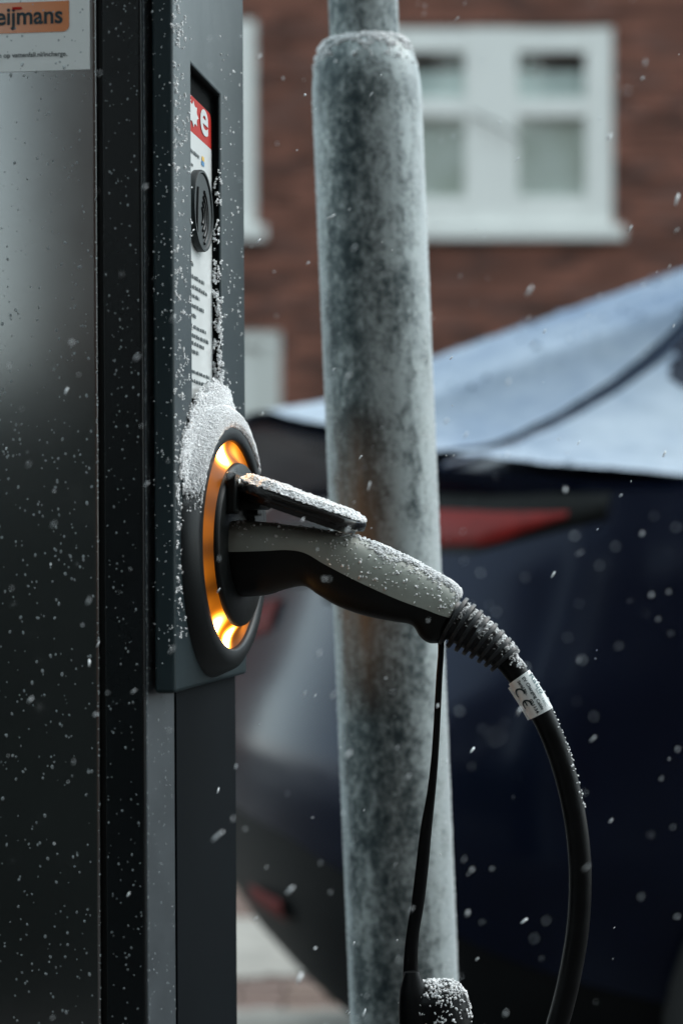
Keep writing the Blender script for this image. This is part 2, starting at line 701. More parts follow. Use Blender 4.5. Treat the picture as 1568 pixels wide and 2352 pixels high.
# curtains hang inside, pale behind the lower glass, plus the casement stay
for p in ((fx(915), fx(1068)), (fx(1190), fx(1346))):
    rr = []
    for k in range(40):
        a = k / 39
        rr.append((p[0] - 0.02 + (p[1] - p[0] + 0.04) * a, 0.066 + 0.0015 * math.sin(a * 44 + p[0])))
    for z0_, z1_, mm_ in ((rows[0][0] - .01, rows[0][1] + .0, M['curtain']), (rows[1][0] - .0, rows[1][1] - .10, M['blind'])):
        c = MB()
        c.grid([[(x, y + .035, z0_) for x, y in rr], [(x, y + .035, z1_) for x, y in rr]])
        c.build('curtain', mm_, fr)
c = MB()
cr = [fx(1085), fz(268)]
c.grid(tube_rings(np.array([(fx(1080), -0.02, fz(262)), (fx(1130), -0.05, fz(285)), (fx(1190), -0.06, fz(322))]), 0.012, 8), True, True, True)
c.build('stay', M['steel'], fr)
wsp = win_l[0] - win_r[0]
window(win_l, [(fx(915) + wsp, fx(1068) + wsp), (fx(1190) + wsp, fx(1346) + wsp)], rows)
d = MB()
d.box(door_r[0], door_r[1], 0.02, 0.10, door_r[3] - 0.09, door_r[3])
d.box(door_r[0], door_r[0] + .09, 0.02, 0.10, 0.0, door_r[3] - .09)
d.box(door_r[1] - .09, door_r[1], 0.02, 0.10, 0.0, door_r[3] - .09)
d.box(door_r[0] + .092, door_r[1] - .092, 0.055, 0.10, 0.0, door_r[3] - .092)
dr = d.build('door', M['door'], house, smooth=False)
h_ = MB()
h_.grid(tube_rings(np.array([(door_r[0] + .14, 0.0, 1.0), (door_r[0] + .18, -.01, 1.0), (door_r[0] + .26, -.01, 1.0)]), 0.012, 8), True, True, True)
h_.build('handle', M['steel'], dr)

# ---- unseen near-side houses behind the photographer, shaped to keep the post's front dark
near = empty('brick_house', (0, -5.0, 0))  # unseen terrace, shaped to keep the post's front dark
tag(near, 'unseen dark brick terrace closing the near side of the street', 'house')
n_ = MB()
n_.box(-2.94, 16, -6, 0, 0, 10.5)
n_.build('wall', mat('unseen_dark_brick_wall', (0.06, 0.036, 0.028), 0.9, vary=0.3, vscale=3), near, smooth=False)
for k in range(5):
    for zz in (4.2, 7.3):
        f = MB()
        x0 = -2.0 + k * 3.4
        f.box(x0, x0 + 1.5, 0.0, 0.06, zz, zz + 1.7)
        fo = f.build('window', M['frame'], near, smooth=False)
        f = MB()
        f.box(x0 + .1, x0 + 0.7, 0.061, 0.066, zz + .1, zz + 1.6)
        f.build('pane', M['pane'], fo, smooth=False)
        f = MB()
        f.box(x0 + .8, x0 + 1.4, 0.061, 0.066, zz + .1, zz + 1.6)
        f.build('pane', M['pane'], fo, smooth=False)
n_ = MB()
n_.grid([[(-2.6, .3, 10.5), (16.2, .3, 10.5)], [(-2.6, -3, 13), (16.2, -3, 13)], [(-2.6, -6.3, 10.5), (16.2, -6.3, 10.5)]])
n_.build('roof', M['roof'], near, smooth=False)

back = empty('brick_house', (0, -11, 0))  # unseen house added to block low sky from the car's reflections
tag(back, 'unseen tall dark house added to block sky, set back beyond the hedge', 'house')
n_ = MB()
n_.box(-28, -9.0, -5, 0, 0, 11)
n_.build('wall', bpy.data.materials['unseen_dark_brick_wall'], back, smooth=False)
n_ = MB()
n_.grid([[(-28.2, .3, 11), (-8.8, .3, 11)], [(-28.2, -2.5, 14), (-8.8, -2.5, 14)], [(-28.2, -5.3, 11), (-8.8, -5.3, 11)]])
n_.build('roof', M['roof'], back, smooth=False)
for k in range(5):
    f = MB()
    f.box(-11.5 - k * 3.5, -9.9 - k * 3.5, 0.0, .06, 3.6, 5.4)
    fo = f.build('window', M['frame'], back, smooth=False)
    f = MB()
    f.box(-11.4 - k * 3.5, -10.0 - k * 3.5, .061, .066, 3.7, 5.3)
    f.build('pane', M['pane'], fo, smooth=False)
blocker_hedge = empty('blocker_hedge', (-3.9, -2.2, -.06))  # unseen, added to darken the lower reflection in the door panel
tag(blocker_hedge, 'unseen clipped dark hedge beside the terrace', 'blocker_hedge')
hm = MB()
rg = []
for i in range(41):
    x = -3.0 + i * .15
    ring = []
    for yy, zz_ in ((.42, 0), (.45, .5), (.42, 1.0), (.36, 1.3), (.2, 1.38), (-.2, 1.38), (-.36, 1.3), (-.45, .6), (-.42, 0)):
        d_ = .05 * fbm((x, yy * 2, zz_), 2.5)
        ring.append((x, yy + d_, zz_ + (d_ if zz_ > 1 else 0)))
    rg.append(ring)
hm.grid(rg)
hm.build('blocker_hedge_body', mat('dark_blocker_hedge', (.014, .018, .017), .9, vary=.4, vscale=9), blocker_hedge, smooth=False)
lv = MB()
for k in range(9000):
    x = random.uniform(-3.02, 3.02)
    if random.random() < .3:
        p = Vector((x, random.uniform(-.4, .4), 1.40 + random.uniform(-.05, .06)))
    else:
        p = Vector((x, random.choice((-1, 1)) * (.44 + random.uniform(-.06, .05)), random.uniform(.02, 1.40)))
    d1 = Vector((random.gauss(0, 1), random.gauss(0, 1), random.gauss(0, 1))).normalized()
    d2 = d1.orthogonal().normalized()
    lv.add([p, p + d1 * .035 + d2 * .018, p + d1 * .075, p + d1 * .035 - d2 * .018], [(0, 1, 2, 3)])
lo = lv.build('blocker_hedge_leaves', mat('blocker_hedge_leaf', (.020, .028, .023), .7, vary=.3, vscale=30), blocker_hedge, smooth=False, fix=False)
lo['kind'] = 'stuff'

# ================================================================== CAR
car = empty('parked_car', (-0.15, 4.3, 0), (0, 0, R(12)))
tag(car, 'dark blue hatchback with a snow covered rear parked behind the pole', 'car')


def interp(x, tab):
    return float(np.interp(x, [a for a, _ in tab], [b for _, b in tab]))


S0 = [(.16, .20), (.22, .12), (.31, .04), (.42, -.03), (.55, -.072), (.62, -.08), (.70, -.075), (.78, -.05), (.86, -.015), (.94, .015), (1.02, .04), (1.10, .06), (1.16, .05)]
HW = [(.16, .74), (.22, .82), (.31, .87), (.55, .905), (.8, .905), (1.0, .885), (1.10, .86), (1.16, .84)]
CL = 4.35


def plan(z, n=56, ds=0.0):
    """Rear outline at height z from far side to near side, in car axes (s, l)."""
    s0, hw = interp(z, S0) - ds, interp(z, HW) + ds
    out = []
    for a in np.linspace(0, math.pi, n):
        c, s_ = math.cos(a), math.sin(a)
        l = hw * math.copysign(abs(c) ** 0.62, c)
        s = s0 + 0.62 * (1 - abs(s_) ** 0.75) * 1.0
        out.append((s, l))
    return out


def full_plan(z, ds=0.0):
    p = plan(z, ds=ds)
    hw = interp(z, HW) + ds
    nose = CL - interp(z, [(.16, .3), (.4, .06), (.6, .0), (.75, .12), (.9, .45), (1.0, .9), (1.16, 1.3)])
    fr_ = []
    for a in np.linspace(0, math.pi, 24):
        c, s_ = math.cos(a), math.sin(a)
        fr_.append((nose - 0.7 * (1 - abs(s_) ** 0.8), -hw * math.copysign(abs(c) ** 0.7, c)))
    mid = [(s, hw) for s in (2.6, 1.8, 1.2)]
    mid2 = [(s, -hw) for s in (1.2, 1.8, 2.6)]
    return mid + p + mid2 + fr_


# painted body: its lower edge dips from the middle of the tail towards the flanks
NCOL = len(full_plan(.6))
ZLOW = []
for i in range(NCOL):
    j = i - 3
    d = abs(j / 55 - .5) * 2 if 0 <= j <= 55 else 1.0
    ZLOW.append(interp(d, [(0, .588), (.25, .565), (.45, .50), (.7, .40), (1.0, .31)]))
b = MB()
rings = []
for t_ in np.linspace(0, 1, 22):
    ring = []
    for i in range(NCOL):
        z = ZLOW[i] + (1.10 - ZLOW[i]) * t_
        ring.append((*full_plan(z)[i], z))
    rings.append(ring)
b.grid(rings, True)
b.build('body', M['paint'], car, angle=60)
b = MB()
zl = [.16, .19, .22, .26, .31, .36, .42, .48, .54, .60]
rings = [[(s, l, z) for s, l in full_plan(z, -0.006)] for z in zl]
b.grid(rings, True, True)
b.build('bumper', M['valance'], car, angle=60)

ZC = [(0, 1.235), (.12, 1.27), (.33, 1.355), (.8, 1.525), (1.3, 1.585), (2.0, 1.59), (2.5, 1.52), (3.0, 1.27), (3.3, 1.09), (3.6, 1.05), (4.3, .93)]
ZS = [(0, 1.105), (.3, 1.10), (1.0, 1.10), (2.0, 1.08), (3.2, 1.02), (3.6, .98), (4.3, .86)]


def edge(l, ds=0.0):
    """rear rim of the tail: s at lateral position l (spoiler lip overhangs in the middle)."""
    hw = .845
    q = min(1, abs(l) / hw)
    return -0.01 + 0.60 * (1 - (1 - q ** 3.2) ** 0.45) - ds


def top_z(s, l):
    zc, zs_ = interp(s, ZC), interp(s, ZS)
    a = abs(l)
    zi = zc - 0.055 * (a / .48) ** 2
    if a <= .48:
        z_ = zi
    else:
        q = min(1, (a - .48) / .365)
        zi = zc - .055
        z_ = zi + (zs_ - zi) * (q ** (0.55 + .3 * min(1, max(0, s))))
    return z_


def top_pt(sg, lam):
    """sg: distance forward of the rim, lam -1..1."""
    l = lam * .845
    e = edge(l)
    s = e + sg * (1 - 0.0)
    s = min(s, CL - .05)
    return np.array((s, l, top_z(s, l)))


b = MB()
lams = np.concatenate([np.linspace(-1, -.95, 4)[:-1], np.linspace(-.95, .95, 41), np.linspace(.95, 1, 4)[1:]])
sgs = [0, .015, .04, .08, .14, .22, .32, .45, .6, .8, 1.0, 1.3, 1.6, 2.0, 2.4, 2.7, 3.0, 3.3]
b.grid([[top_pt(g_, la) for la in lams] for g_ in sgs])
# spoiler lip underside back to the body
lip = []
for k, (dz, back) in enumerate(((0, 0), (-.012, .004), (-.03, .03), (-.06, .075), (-.135, .10))):
    rg = []
    for la in lams:
        p = top_pt(0, la)
        f_ = 1 - abs(la) ** 6
        rg.append((p[0] + back * (0.25 + .75 * f_), p[1] * (1 - .0 * k), max(p[2] + dz, 1.045)))
    lip.append(rg)
b.grid(lip)
b.build('hatch', M['paint'], car, angle=50)
def seam_w(s):
    return float(np.interp(s, (0, .15, .62, 1.0), (.80, .735, .54, .49)))


b = MB()
b.grid([[top_pt(g_, la) + np.array((0, 0, .004)) for la in np.linspace(-seam_w(g_), seam_w(g_), 32)] for g_ in np.linspace(.16, .95, 14)])
b.build('rear_window', M['glass'], car, angle=60)
for sg_ in (-1, 1):
    b = MB()
    rr = []
    for s in np.linspace(1.05, 2.75, 12):
        zc, zs_ = interp(s, ZC) - .05, interp(s, ZS)
        rr.append([(s, sg_ * (.48 + .365 * q + .004), zc + (zs_ - zc) * q ** .85 + .004) for q in np.linspace(.12, .9, 6)])
    b.grid(rr)
    b.build('side_window', M['glass'], car, angle=60)
def seam_l(s):
    return float(np.interp(s, (0, .15, .62, 1.0, 1.8), (.82, .765, .57, .52, .50)))


# seams of the hatch
M['seam'] = mat('wet_blue_gap', (.018, .045, .10), .4)
for sg_ in (-1, 1):
    path = np.array([top_pt(s_, sg_ * seam_l(s_)) + np.array((0, 0, .002)) for s_ in np.linspace(-.0, 1.1, 30)])
    tube('seam', path, 0.006, M['seam'], car, 6)


def light_patch(a0, a1, z_lo, z_hi, n=30):
    """patch standing 8 mm proud on the body between outline fractions a0..a1 (0 far side, 1 near side)."""
    rr = []
    for i in range(n):
        t = i / (n - 1)
        a = a0 + (a1 - a0) * t
        lo, hi = z_lo(t), z_hi(t)
        ring = []
        for k in range(7):
            q = k / 6
            z = lo + (hi - lo) * q
            P0 = plan(z, 200, 0.003 + 0.006 * math.sin(math.pi * q) ** .5)
            x = a * 199
            i0 = min(198, int(x))
            p = np.array(P0[i0]) * (1 - (x - i0)) + np.array(P0[i0 + 1]) * (x - i0)
            ring.append((p[0], p[1], z))
        rr.append(ring)
    b = MB()
    b.grid(rr)
    return b


light_patch(.70, .85, lambda t: 1.020 + .0 * t + .040 * max(0, (t - .5) / .5) ** 1.2, lambda t: 1.082 - .010 * t).build('tail_light', M['taillight'], car, angle=60)
light_patch(.30, .115, lambda t: 1.020 + .040 * max(0, (t - .5) / .5) ** 1.2, lambda t: 1.082 - .010 * t).build('tail_light', M['taillight'], car, angle=60)
light_patch(.31, .595, lambda t: .955, lambda t: 1.06).build('trunk_trim', M['valance'], car, angle=60)
light_patch(.60, .69, lambda t: .93, lambda t: 1.06).build('trunk_trim', M['valance'], car, angle=60)
for a0_, a1_ in ((.66, .88), (.34, .12)):
    hp = light_patch(a0_, a1_, lambda t: 1.008 + .05 * max(0, (t - .5) / .5), lambda t: 1.104 - .006 * t)
    hp.v = [(x * .9985 + .004, y * .9975, z_) for x, y, z_ in hp.v]
    hp.build('lamp_housing', M['black'], car, angle=60)
light_patch(.46, .525, lambda t: .83 + .05 * t, lambda t: .90 + .035 * t).build('fog_lamp', M['darkred'], car, angle=60)
b = light_patch(.52, .58, lambda t: .405, lambda t: .445)
b.build('reflector', M['darkred'], car, angle=60)

for s in (.78, 3.45):
    for l in (-.86, .86):
        b = MB()
        prof = [(.20, -.09), (.30, -.095), (.322, -.06), (.326, 0), (.322, .06), (.30, .095), (.20, .09), (.20, -.09)]
        b.grid([[(x, z_, y) for x, y, z_ in rg] for rg in lathe(prof, 40)], True)
        ty = b.build('wheel', M['tyre'], car)
        ty.location = (s, l, .326)
        ty.data.transform(Matrix.Identity(4))
        b = MB()
        b.grid([[(x, z_, y) for x, y, z_ in rg] for rg in lathe([(.205, -.07), (.19, -.085), (.17, -.03), (.05, -.05), (.001, -.05)], 30)], True)
        rm = b.build('rim', M['rim'], ty)
        if l > 0:
            rm.rotation_euler = (0, 0, math.pi)


# snow lying on the tail, glass and shoulder of the car
def car_sl(s, t):
    sg = s * 1.7
    sm = seam_l(sg)
    tt = abs(2 * t - 1)
    return sg, math.copysign(float(np.interp(tt, (0, .60, .63, 1), (0, sm - .009, sm + .009, 1))), t - .5), .601 < tt < .629


def car_surf(s, t):
    sg, la, _ = car_sl(s, t)
    p = top_pt(sg, la)
    a = top_pt(sg + .01, la) - p
    c = top_pt(sg, la + .01) - p
    nn = np.cross(a, c)
    nn /= np.linalg.norm(nn)
    if nn[2] < 0:
        nn = -nn
    return p, nn


def car_th(s, t):
    sg, la, gap = car_sl(s, t)
    if gap:
        return -1
    h = .010 + .014 * math.exp(-(sg / .09) ** 2)
    # bare patch of quarter panel below the seam
    if ((sg - .74) / .26) ** 2 + ((abs(la) - seam_l(sg) - .065) / .042) ** 2 + .5 * fbm((sg * 6, la * 9, 3), 1.0) < 1:
        return -1
    if abs(la) > .975 + .012 * fbm((sg * 9, 1, 7), 1.0):
        return -1
    return h + .0015 * fbm((sg * 20, la * 18, 1), 1.0)


def car_snow_mat():
    m = mat('thin_wet_snow', (0.8, 0.83, 0.87), 0.75, spec=0.25)
    t = m.node_tree
    b = t.nodes["Principled BSDF"]
    tc = t.nodes.new("ShaderNodeTexCoord")
    n = t.nodes.new("ShaderNodeTexNoise")
    n.inputs["Scale"].default_value = 4
    n.inputs["Detail"].default_value = 8
    n.inputs["Roughness"].default_value = .7
    t.links.new(tc.outputs["Object"], n.inputs["Vector"])
    r = t.nodes.new("ShaderNodeValToRGB")
    r.color_ramp.elements[0].position = .25
    r.color_ramp.elements[0].color = (.08, .145, .26, 1)
    r.color_ramp.elements[1].position = .82
    r.color_ramp.elements[1].color = (.42, .485, .565, 1)
    # the layer is thicker, so whiter, towards the shoulders and the rear lip
    sp = t.nodes.new("ShaderNodeSeparateXYZ")
    t.links.new(tc.outputs["Object"], sp.inputs[0])
    ab = t.nodes.new("ShaderNodeMath")
    ab.operation = 'ABSOLUTE'
    t.links.new(sp.outputs[1], ab.inputs[0])
    m1 = t.nodes.new("ShaderNodeMapRange")
    for i, v_ in ((1, .35), (2, .80), (3, 0), (4, .26)):
        m1.inputs[i].default_value = v_
    t.links.new(ab.outputs[0], m1.inputs[0])
    m2 = t.nodes.new("ShaderNodeMapRange")
    for i, v_ in ((1, .22), (2, .02), (3, 0), (4, .25)):
        m2.inputs[i].default_value = v_
    t.links.new(sp.outputs[0], m2.inputs[0])
    a1 = t.nodes.new("ShaderNodeMath")
    a2 = t.nodes.new("ShaderNodeMath")
    t.links.new(m1.outputs[0], a1.inputs[0])
    t.links.new(m2.outputs[0], a1.inputs[1])
    t.links.new(a1.outputs[0], a2.inputs[0])
    t.links.new(n.outputs["Fac"], a2.inputs[1])
    t.links.new(a2.outputs[0], r.inputs["Fac"])
    t.links.new(r.outputs["Color"], b.inputs["Base Color"])
    return m


V, F = blanket(car_surf, car_th, 150, 200, 300, .006, .0012, 25)
cs = tri_mesh('snow', V, F, car_snow_mat(), smooth=True)
cs.location, cs.rotation_euler = car.location, car.rotation_euler
tag(cs, 'thin bluish snow lying over the rear window and tail of the blue car', 'snow', kind='stuff')
# wet flakes stuck to the near flank
pts = []
for k in range(30):
    z = random.uniform(.75, 1.09)
    s = random.uniform(.15, 1.0)
    hw = interp(z, HW)
    P0 = plan(z, 120, 0.003)
    j = random.choice(range(84, 119))
    pts.append((P0[j][0] + (random.uniform(0, .6) if j > 112 else 0), P0[j][1], z))
V, F = grains(pts, RNG.uniform(.0012, .0032, len(pts)))
o = tri_mesh('snow', V, F, M['flake'])
o.location, o.rotation_euler = car.location, car.rotation_euler
tag(o, 'scattered wet snow specks stuck to the flank of the blue car', 'snow', kind='stuff')

# ================================================================== STEEL POLE
def pole_mat():
    m = mat('frosted_galvanised_steel', (0.3, 0.3, 0.3), .5, .35, .5)
    t = m.node_tree
    b = t.nodes["Principled BSDF"]
    tc = t.nodes.new("ShaderNodeTexCoord")

    def noi(scale, det, rough=.6, stretch=None, off=0):
        n = t.nodes.new("ShaderNodeTexNoise")
        n.inputs["Scale"].default_value = scale
        n.inputs["Detail"].default_value = det
        n.inputs["Roughness"].default_value = rough
        mp = t.nodes.new("ShaderNodeMapping")
        mp.inputs["Scale"].default_value = stretch or (1, 1, 1)
        mp.inputs["Location"].default_value = (off, off, off)
        t.links.new(tc.outputs["Object"], mp.inputs[0])
        t.links.new(mp.outputs[0], n.inputs["Vector"])
        return n.outputs["Fac"]

    def math_(op, a, b_=None, clamp=False):
        n = t.nodes.new("ShaderNodeMath")
        n.operation = op
        n.use_clamp = clamp
        for i, v in enumerate((a, b_)):
            if v is None:
                continue
            if isinstance(v, (int, float)):
                n.inputs[i].default_value = v
            else:
                t.links.new(v, n.inputs[i])
        return n.outputs[0]

    def ramp(f, stops):
        r = t.nodes.new("ShaderNodeValToRGB")
        while len(r.color_ramp.elements) > 2:
            r.color_ramp.elements.remove(r.color_ramp.elements[0])
        r.color_ramp.elements[0].position, r.color_ramp.elements[0].color = stops[0][0], (*stops[0][1], 1)
        r.color_ramp.elements[1].position, r.color_ramp.elements[1].color = stops[-1][0], (*stops[-1][1], 1)
        for p, c in stops[1:-1]:
            e = r.color_ramp.elements.new(p)
            e.color = (*c, 1)
        t.links.new(f, r.inputs["Fac"])
        return r.outputs["Color"]

    sep = t.nodes.new("ShaderNodeSeparateXYZ")
    t.links.new(tc.outputs["Object"], sep.inputs[0])
    # weathered zinc: crisp spangle flecks, dark long runs, more flecks on the windward right
    axp = math_('DIVIDE', sep.outputs[0], .0445)
    fine = noi(135, 9, .85, (1, 1, .8))
    blot = noi(38, 6, .7, (1, 1, .5))
    runs = noi(26, 5, .65, (1, 1, .08), 3)
    mixv = math_('ADD', math_('MULTIPLY', fine, .76), math_('ADD', math_('MULTIPLY', blot, .46), math_('ADD', math_('MULTIPLY', runs, .36), math_('MULTIPLY', axp, .075))))
    zinc = ramp(mixv, [(.60, (.020, .033, .039)), (.685, (.052, .072, .078)), (.74, (.12, .145, .148)), (.79, (.235, .262, .262)), (.87, (.44, .485, .485))])
    # rust-brown runs that paint in the reflected amber glow at socket height
    zz = math_('SUBTRACT', sep.outputs[2], 1.0)
    band = math_('SUBTRACT', 1.0, math_('MULTIPLY', math_('ABSOLUTE', zz), 7.5), True)
    rn = noi(30, 5, .65, (1.4, 1.4, .10), 8)
    xx = math_('ADD', math_('MULTIPLY', sep.outputs[0], 28), .55)
    side = math_('SUBTRACT', 1.0, math_('ABSOLUTE', xx), True)
    rf = math_('MULTIPLY', math_('MULTIPLY', band, math_('GREATER_THAN', rn, .0)), math_('MULTIPLY', side, math_('MULTIPLY', rn, 2.2)), True)
    mr = t.nodes.new("ShaderNodeMix")
    mr.data_type = 'RGBA'
    t.links.new(rf, mr.inputs[0])
    t.links.new(zinc, mr.inputs[6])
    mr.inputs[7].default_value = (.30, .16, .09, 1)
    # rime frost on flanks and windward right; also paints the bright rim reflections
    ax = math_('DIVIDE', sep.outputs[0], .0445)
    r1 = math_('ADD', math_('MULTIPLY', math_('GREATER_THAN', ax, 0), math_('MULTIPLY', math_('MULTIPLY', ax, ax), .72)),
               math_('MULTIPLY', math_('LESS_THAN', ax, 0), math_('MULTIPLY', math_('POWER', math_('ABSOLUTE', ax), 5), .85)))
    fn = noi(60, 7, .8, (1, 1, .6), 5)
    fsum = math_('ADD', math_('MULTIPLY', r1, .50), math_('MULTIPLY', fn, .9))
    frost = ramp(fsum, [(.60, (0, 0, 0)), (.76, (.55, .55, .55)), (.95, (.95, .95, .95))])
    mf = t.nodes.new("ShaderNodeMix")
    mf.data_type = 'RGBA'
    t.links.new(frost, mf.inputs[0])
    t.links.new(mr.outputs[2], mf.inputs[6])
    mf.inputs[7].default_value = (.45, .505, .52, 1)
    t.links.new(mf.outputs[2], b.inputs["Base Color"])
    inv = math_('SUBTRACT', 1, frost)
    t.links.new(math_('MULTIPLY', inv, .35), b.inputs["Metallic"])
    bp = t.nodes.new("ShaderNodeBump")
    bp.inputs["Strength"].default_value = .5
    bp.inputs["Distance"].default_value = .001
    t.links.new(fsum, bp.inputs["Height"])
    t.links.new(bp.outputs[0], b.inputs["Normal"])
    return m


PY = 2.0
PR = 125.5 / KP * PY
prt = 80 / KP * PY
pc = at(886, 1284, PY)
pole = empty('steel_pole', (pc.x, PY, 0))
tag(pole, 'galvanised steel pole with frosted shoulder standing behind the charging plug', 'pole')
tilt = math.atan(.0414)
pole.rotation_euler = (0, -tilt, 0)
pole.location.x = pc.x + math.tan(tilt) * 1.0
zsh = 1 + (1284 - 225) / KP * PY
ztp = 1 + (1284 - 92) / KP * PY
prof = [(PR, 0.0), (PR, .3), (PR, .6), (PR, .9), (PR, 1.2), (PR, zsh - .003)]
for k in range(1, 13):
    a = k / 12 * math.pi / 2
    prof.append((prt + .001 + (PR - prt - .001) * math.cos(a), zsh + (ztp - zsh) * math.sin(a)))
b = MB()
b.grid(lathe(prof, 96), True)
pmt = pole_mat()
b.build('shaft', pmt, pole, angle=70)
b = MB()
b.grid(lathe([(prt, ztp - .02), (prt, ztp + .05), (prt, 2.6), (0.001, 2.61)], 72), True)
b.build('top_tube', pmt, pole, angle=50)


def pole_surf(s, t):
    a = R(-200 + 400 * t)
    k = int(5 + s * 12)
    x = s * 12 + 5
    i = min(len(prof) - 2, int(x))
    f_ = x - i
    r = prof[i][0] * (1 - f_) + prof[i + 1][0] * f_
    z = prof[i][1] * (1 - f_) + prof[i + 1][1] * f_
    n = np.array((math.cos(a), math.sin(a), .3 + 1.4 * s))
    return np.array((r * math.cos(a), r * math.sin(a), z)), n / np.linalg.norm(n)


def pole_th(s, t):
    return ((.0005 * min(1, max(0, (s - .42) * 3)) - .0004) + .0007 * fbm((s * 9, t * 30, 2), 1.0)) if s > .35 else -1


V, F = blanket(pole_surf, pole_th, 30, 160, 2500, .0013, .0006, 400)
o = tri_mesh('snow', V, F, M['snow'], smooth=True)
o.location, o.rotation_euler = pole.location, pole.rotation_euler
tag(o, 'snow resting on the rounded shoulder of the steel pole', 'snow', kind='stuff')

# rime crystals clinging to the flanks of the pole
pts, sz = [], []
while len(pts) < 5000:
    a = random.uniform(-math.pi, 0)
    ca = math.cos(a)
    z = random.uniform(.55, zsh)
    dens = (.9 * ca ** 4 if ca > 0 else .8 * ca ** 6) + .12 * (ca > -.2) * max(0, fbm((ca * 3, z * 7, 4), 2.0) + .3)
    if random.random() < dens:
        pts.append((PR * ca, PR * math.sin(a), z))
        sz.append(random.uniform(.0002, .0006))
V, F = grains(pts, np.array(sz))
o = tri_mesh('frost', V, F, M['snow'])
o.location, o.rotation_euler = pole.location, pole.rotation_euler
tag(o, 'rime frost crystals clinging to the sides of the steel pole', 'frost', kind='stuff')

# ================================================================== CHARGING POST
YAW, LEAN = R(-7.54), R(-.3)
C0 = Vector((-.1025, 1.49, 0))
CH = empty('charging_post', (C0.x + .0052, C0.y - .0007, 0), (0, LEAN, YAW))
tag(CH, 'dark grey street charging post with a glowing amber socket ring', 'charging post')
CM = Matrix.Translation(CH.location) @ Euler(CH.rotation_euler).to_matrix().to_4x4()


def same_frame(o):
    o.location, o.rotation_euler = CH.location, CH.rotation_euler
    return o


def prism(outline, z0, z1, name, m, parent, angle=30):
    b = MB()
    b.grid([[(x, y, z0) for x, y in outline], [(x, y, z1) for x, y in outline]], True, True, True)
    return weigh(b.build(name, m, parent, angle=angle))


def arc(cx, cy, r, a0, a1, n=8):
    return [(cx + r * math.cos(R(a)), cy + r * math.sin(R(a))) for a in np.linspace(a0, a1, n)]


PH = 1.52
# body: rounded front right corner
US = -.0080
body = [(-.36, .0), (-.0240, .0), (-.0240, .0415), (US, .0415), (US, .255), (-.36, .255)]
prism(body, 0.0, PH, 'body', mat('anthracite_matt', (0.005, 0.007, 0.009), .6, 0, .06, vary=.2, vscale=6, bump=.05, bscale=1500), CH)
prof_o = [(-.0238, .0001), (-.0205, .0001)] + arc(-.0205, .0031, .0030, -88, -14, 6) + [(-.0172, .0052), (-.0092, .0405), (-.0095, .0413), (-.0238, .0413)]
prism(prof_o, 0.0, PH - .001, 'corner_profile', mat('pale_corner_grey', (0.085, 0.098, 0.108), .42, .35, .5, vary=.12, vscale=25, bump=.05, bscale=1500, rvary=.06), CH)  # corner strip in a lighter grey than the body
# main door of the front with soft edges, then the narrow side profile
door_o = [(-.35, -.0035), (-.35, -.0005)] + [(-.0468, -.0005)] + arc(-.0488, -.0025, .002, 0, -90, 6)[0:] 
door_o = [(-.35, -.0005), (-.35, -.0045)] + arc(-.0490, -.0023, .0022, -90, 0, 6) + [(-.0468, -.0005)]
prism(door_o, .06, 1.47, 'door', M['lacquer'], CH)
trim_o = [(-.0432, -.0005), (-.0432, -.0036), (-.0425, -.0042)] + arc(-.0205, -.0020, .0022, -90, 0, 6) + [(-.0183, -.0005)]
prism(trim_o, .06, 1.47, 'trim_strip', M['anthracite'], CH)
gr = MB()
gr.box(-.0466, -.0434, -.0009, -.0003, .06, 1.47)
gr.build('gasket', M['black'], CH, smooth=False)
cap = prism([(-.362, -.006), (-.01, -.006), (-.004, .26), (-.362, .26)], PH + .0005, PH + .02, 'top_cap', M['anthracite'], CH)

# side casing with the pocket for the sign
CZ0, CZ1, CV1 = .917, 1.44, .258
vv = [0, .060, .1635, CV1]
zz = [CZ0, 1.10, 1.316, CZ1]
UB, UD = -.0132, -.0066
v = []
for z in zz:
    for y in vv:
        v.append((0, y, z))
f = []
for j in range(3):
    for i in range(3):
        if (i, j) != (1, 1):
            a = j * 4 + i
            f.append((a, a + 1, a + 5, a + 4))
n0 = len(v)
for z in (zz[1], zz[2]):
    for y in (vv[1], vv[2]):
        v.append((UD, y, z))
hole = [5, 6, 10, 9]
pk = [n0, n0 + 1, n0 + 3, n0 + 2]
for k in range(4):
    a, b_ = hole[k], hole[(k + 1) % 4]
    f.append((a, b_, pk[(k + 1) % 4], pk[k]))
f.append(tuple(pk))
n1 = len(v)
per = [0, 1, 2, 3, 7, 11, 15, 14, 13, 12, 8, 4]
for i in per:
    v.append((UB, v[i][1], v[i][2]))
for k in range(12):
    a, b_ = per[k], per[(k + 1) % 12]
    f.append((a, b_, n1 + (k + 1) % 12, n1 + k))
f.append(tuple(n1 + k for k in range(12)))
cas = pyd('side_casing', v, f, M['casing'], CH, angle=30)
cas.data.materials.append(mat('pocket_liner', (.003, .004, .004), .8, 0, .05))
for p_ in cas.data.polygons:
    c_ = p_.center
    if UD - .001 < c_[0] < -.001 and .05 < c_[1] < .17 and 1.09 < c_[2] < 1.32:
        p_.material_index = 1
bevel(cas, .0028, 3)
weigh(cas)

# sign in the pocket: red head, white field, print
UL = UD + .0005
VA, VB = .056, .1625
RT, RB = 1.3035, 1.2795


def flat(name, pts, m, parent, u=UL):
    """flat print on the pocket floor, outline in (v, z)."""
    return pyd(name, [(u, y, z) for y, z in pts], [tuple(range(len(pts)))], m, parent, smooth=False)


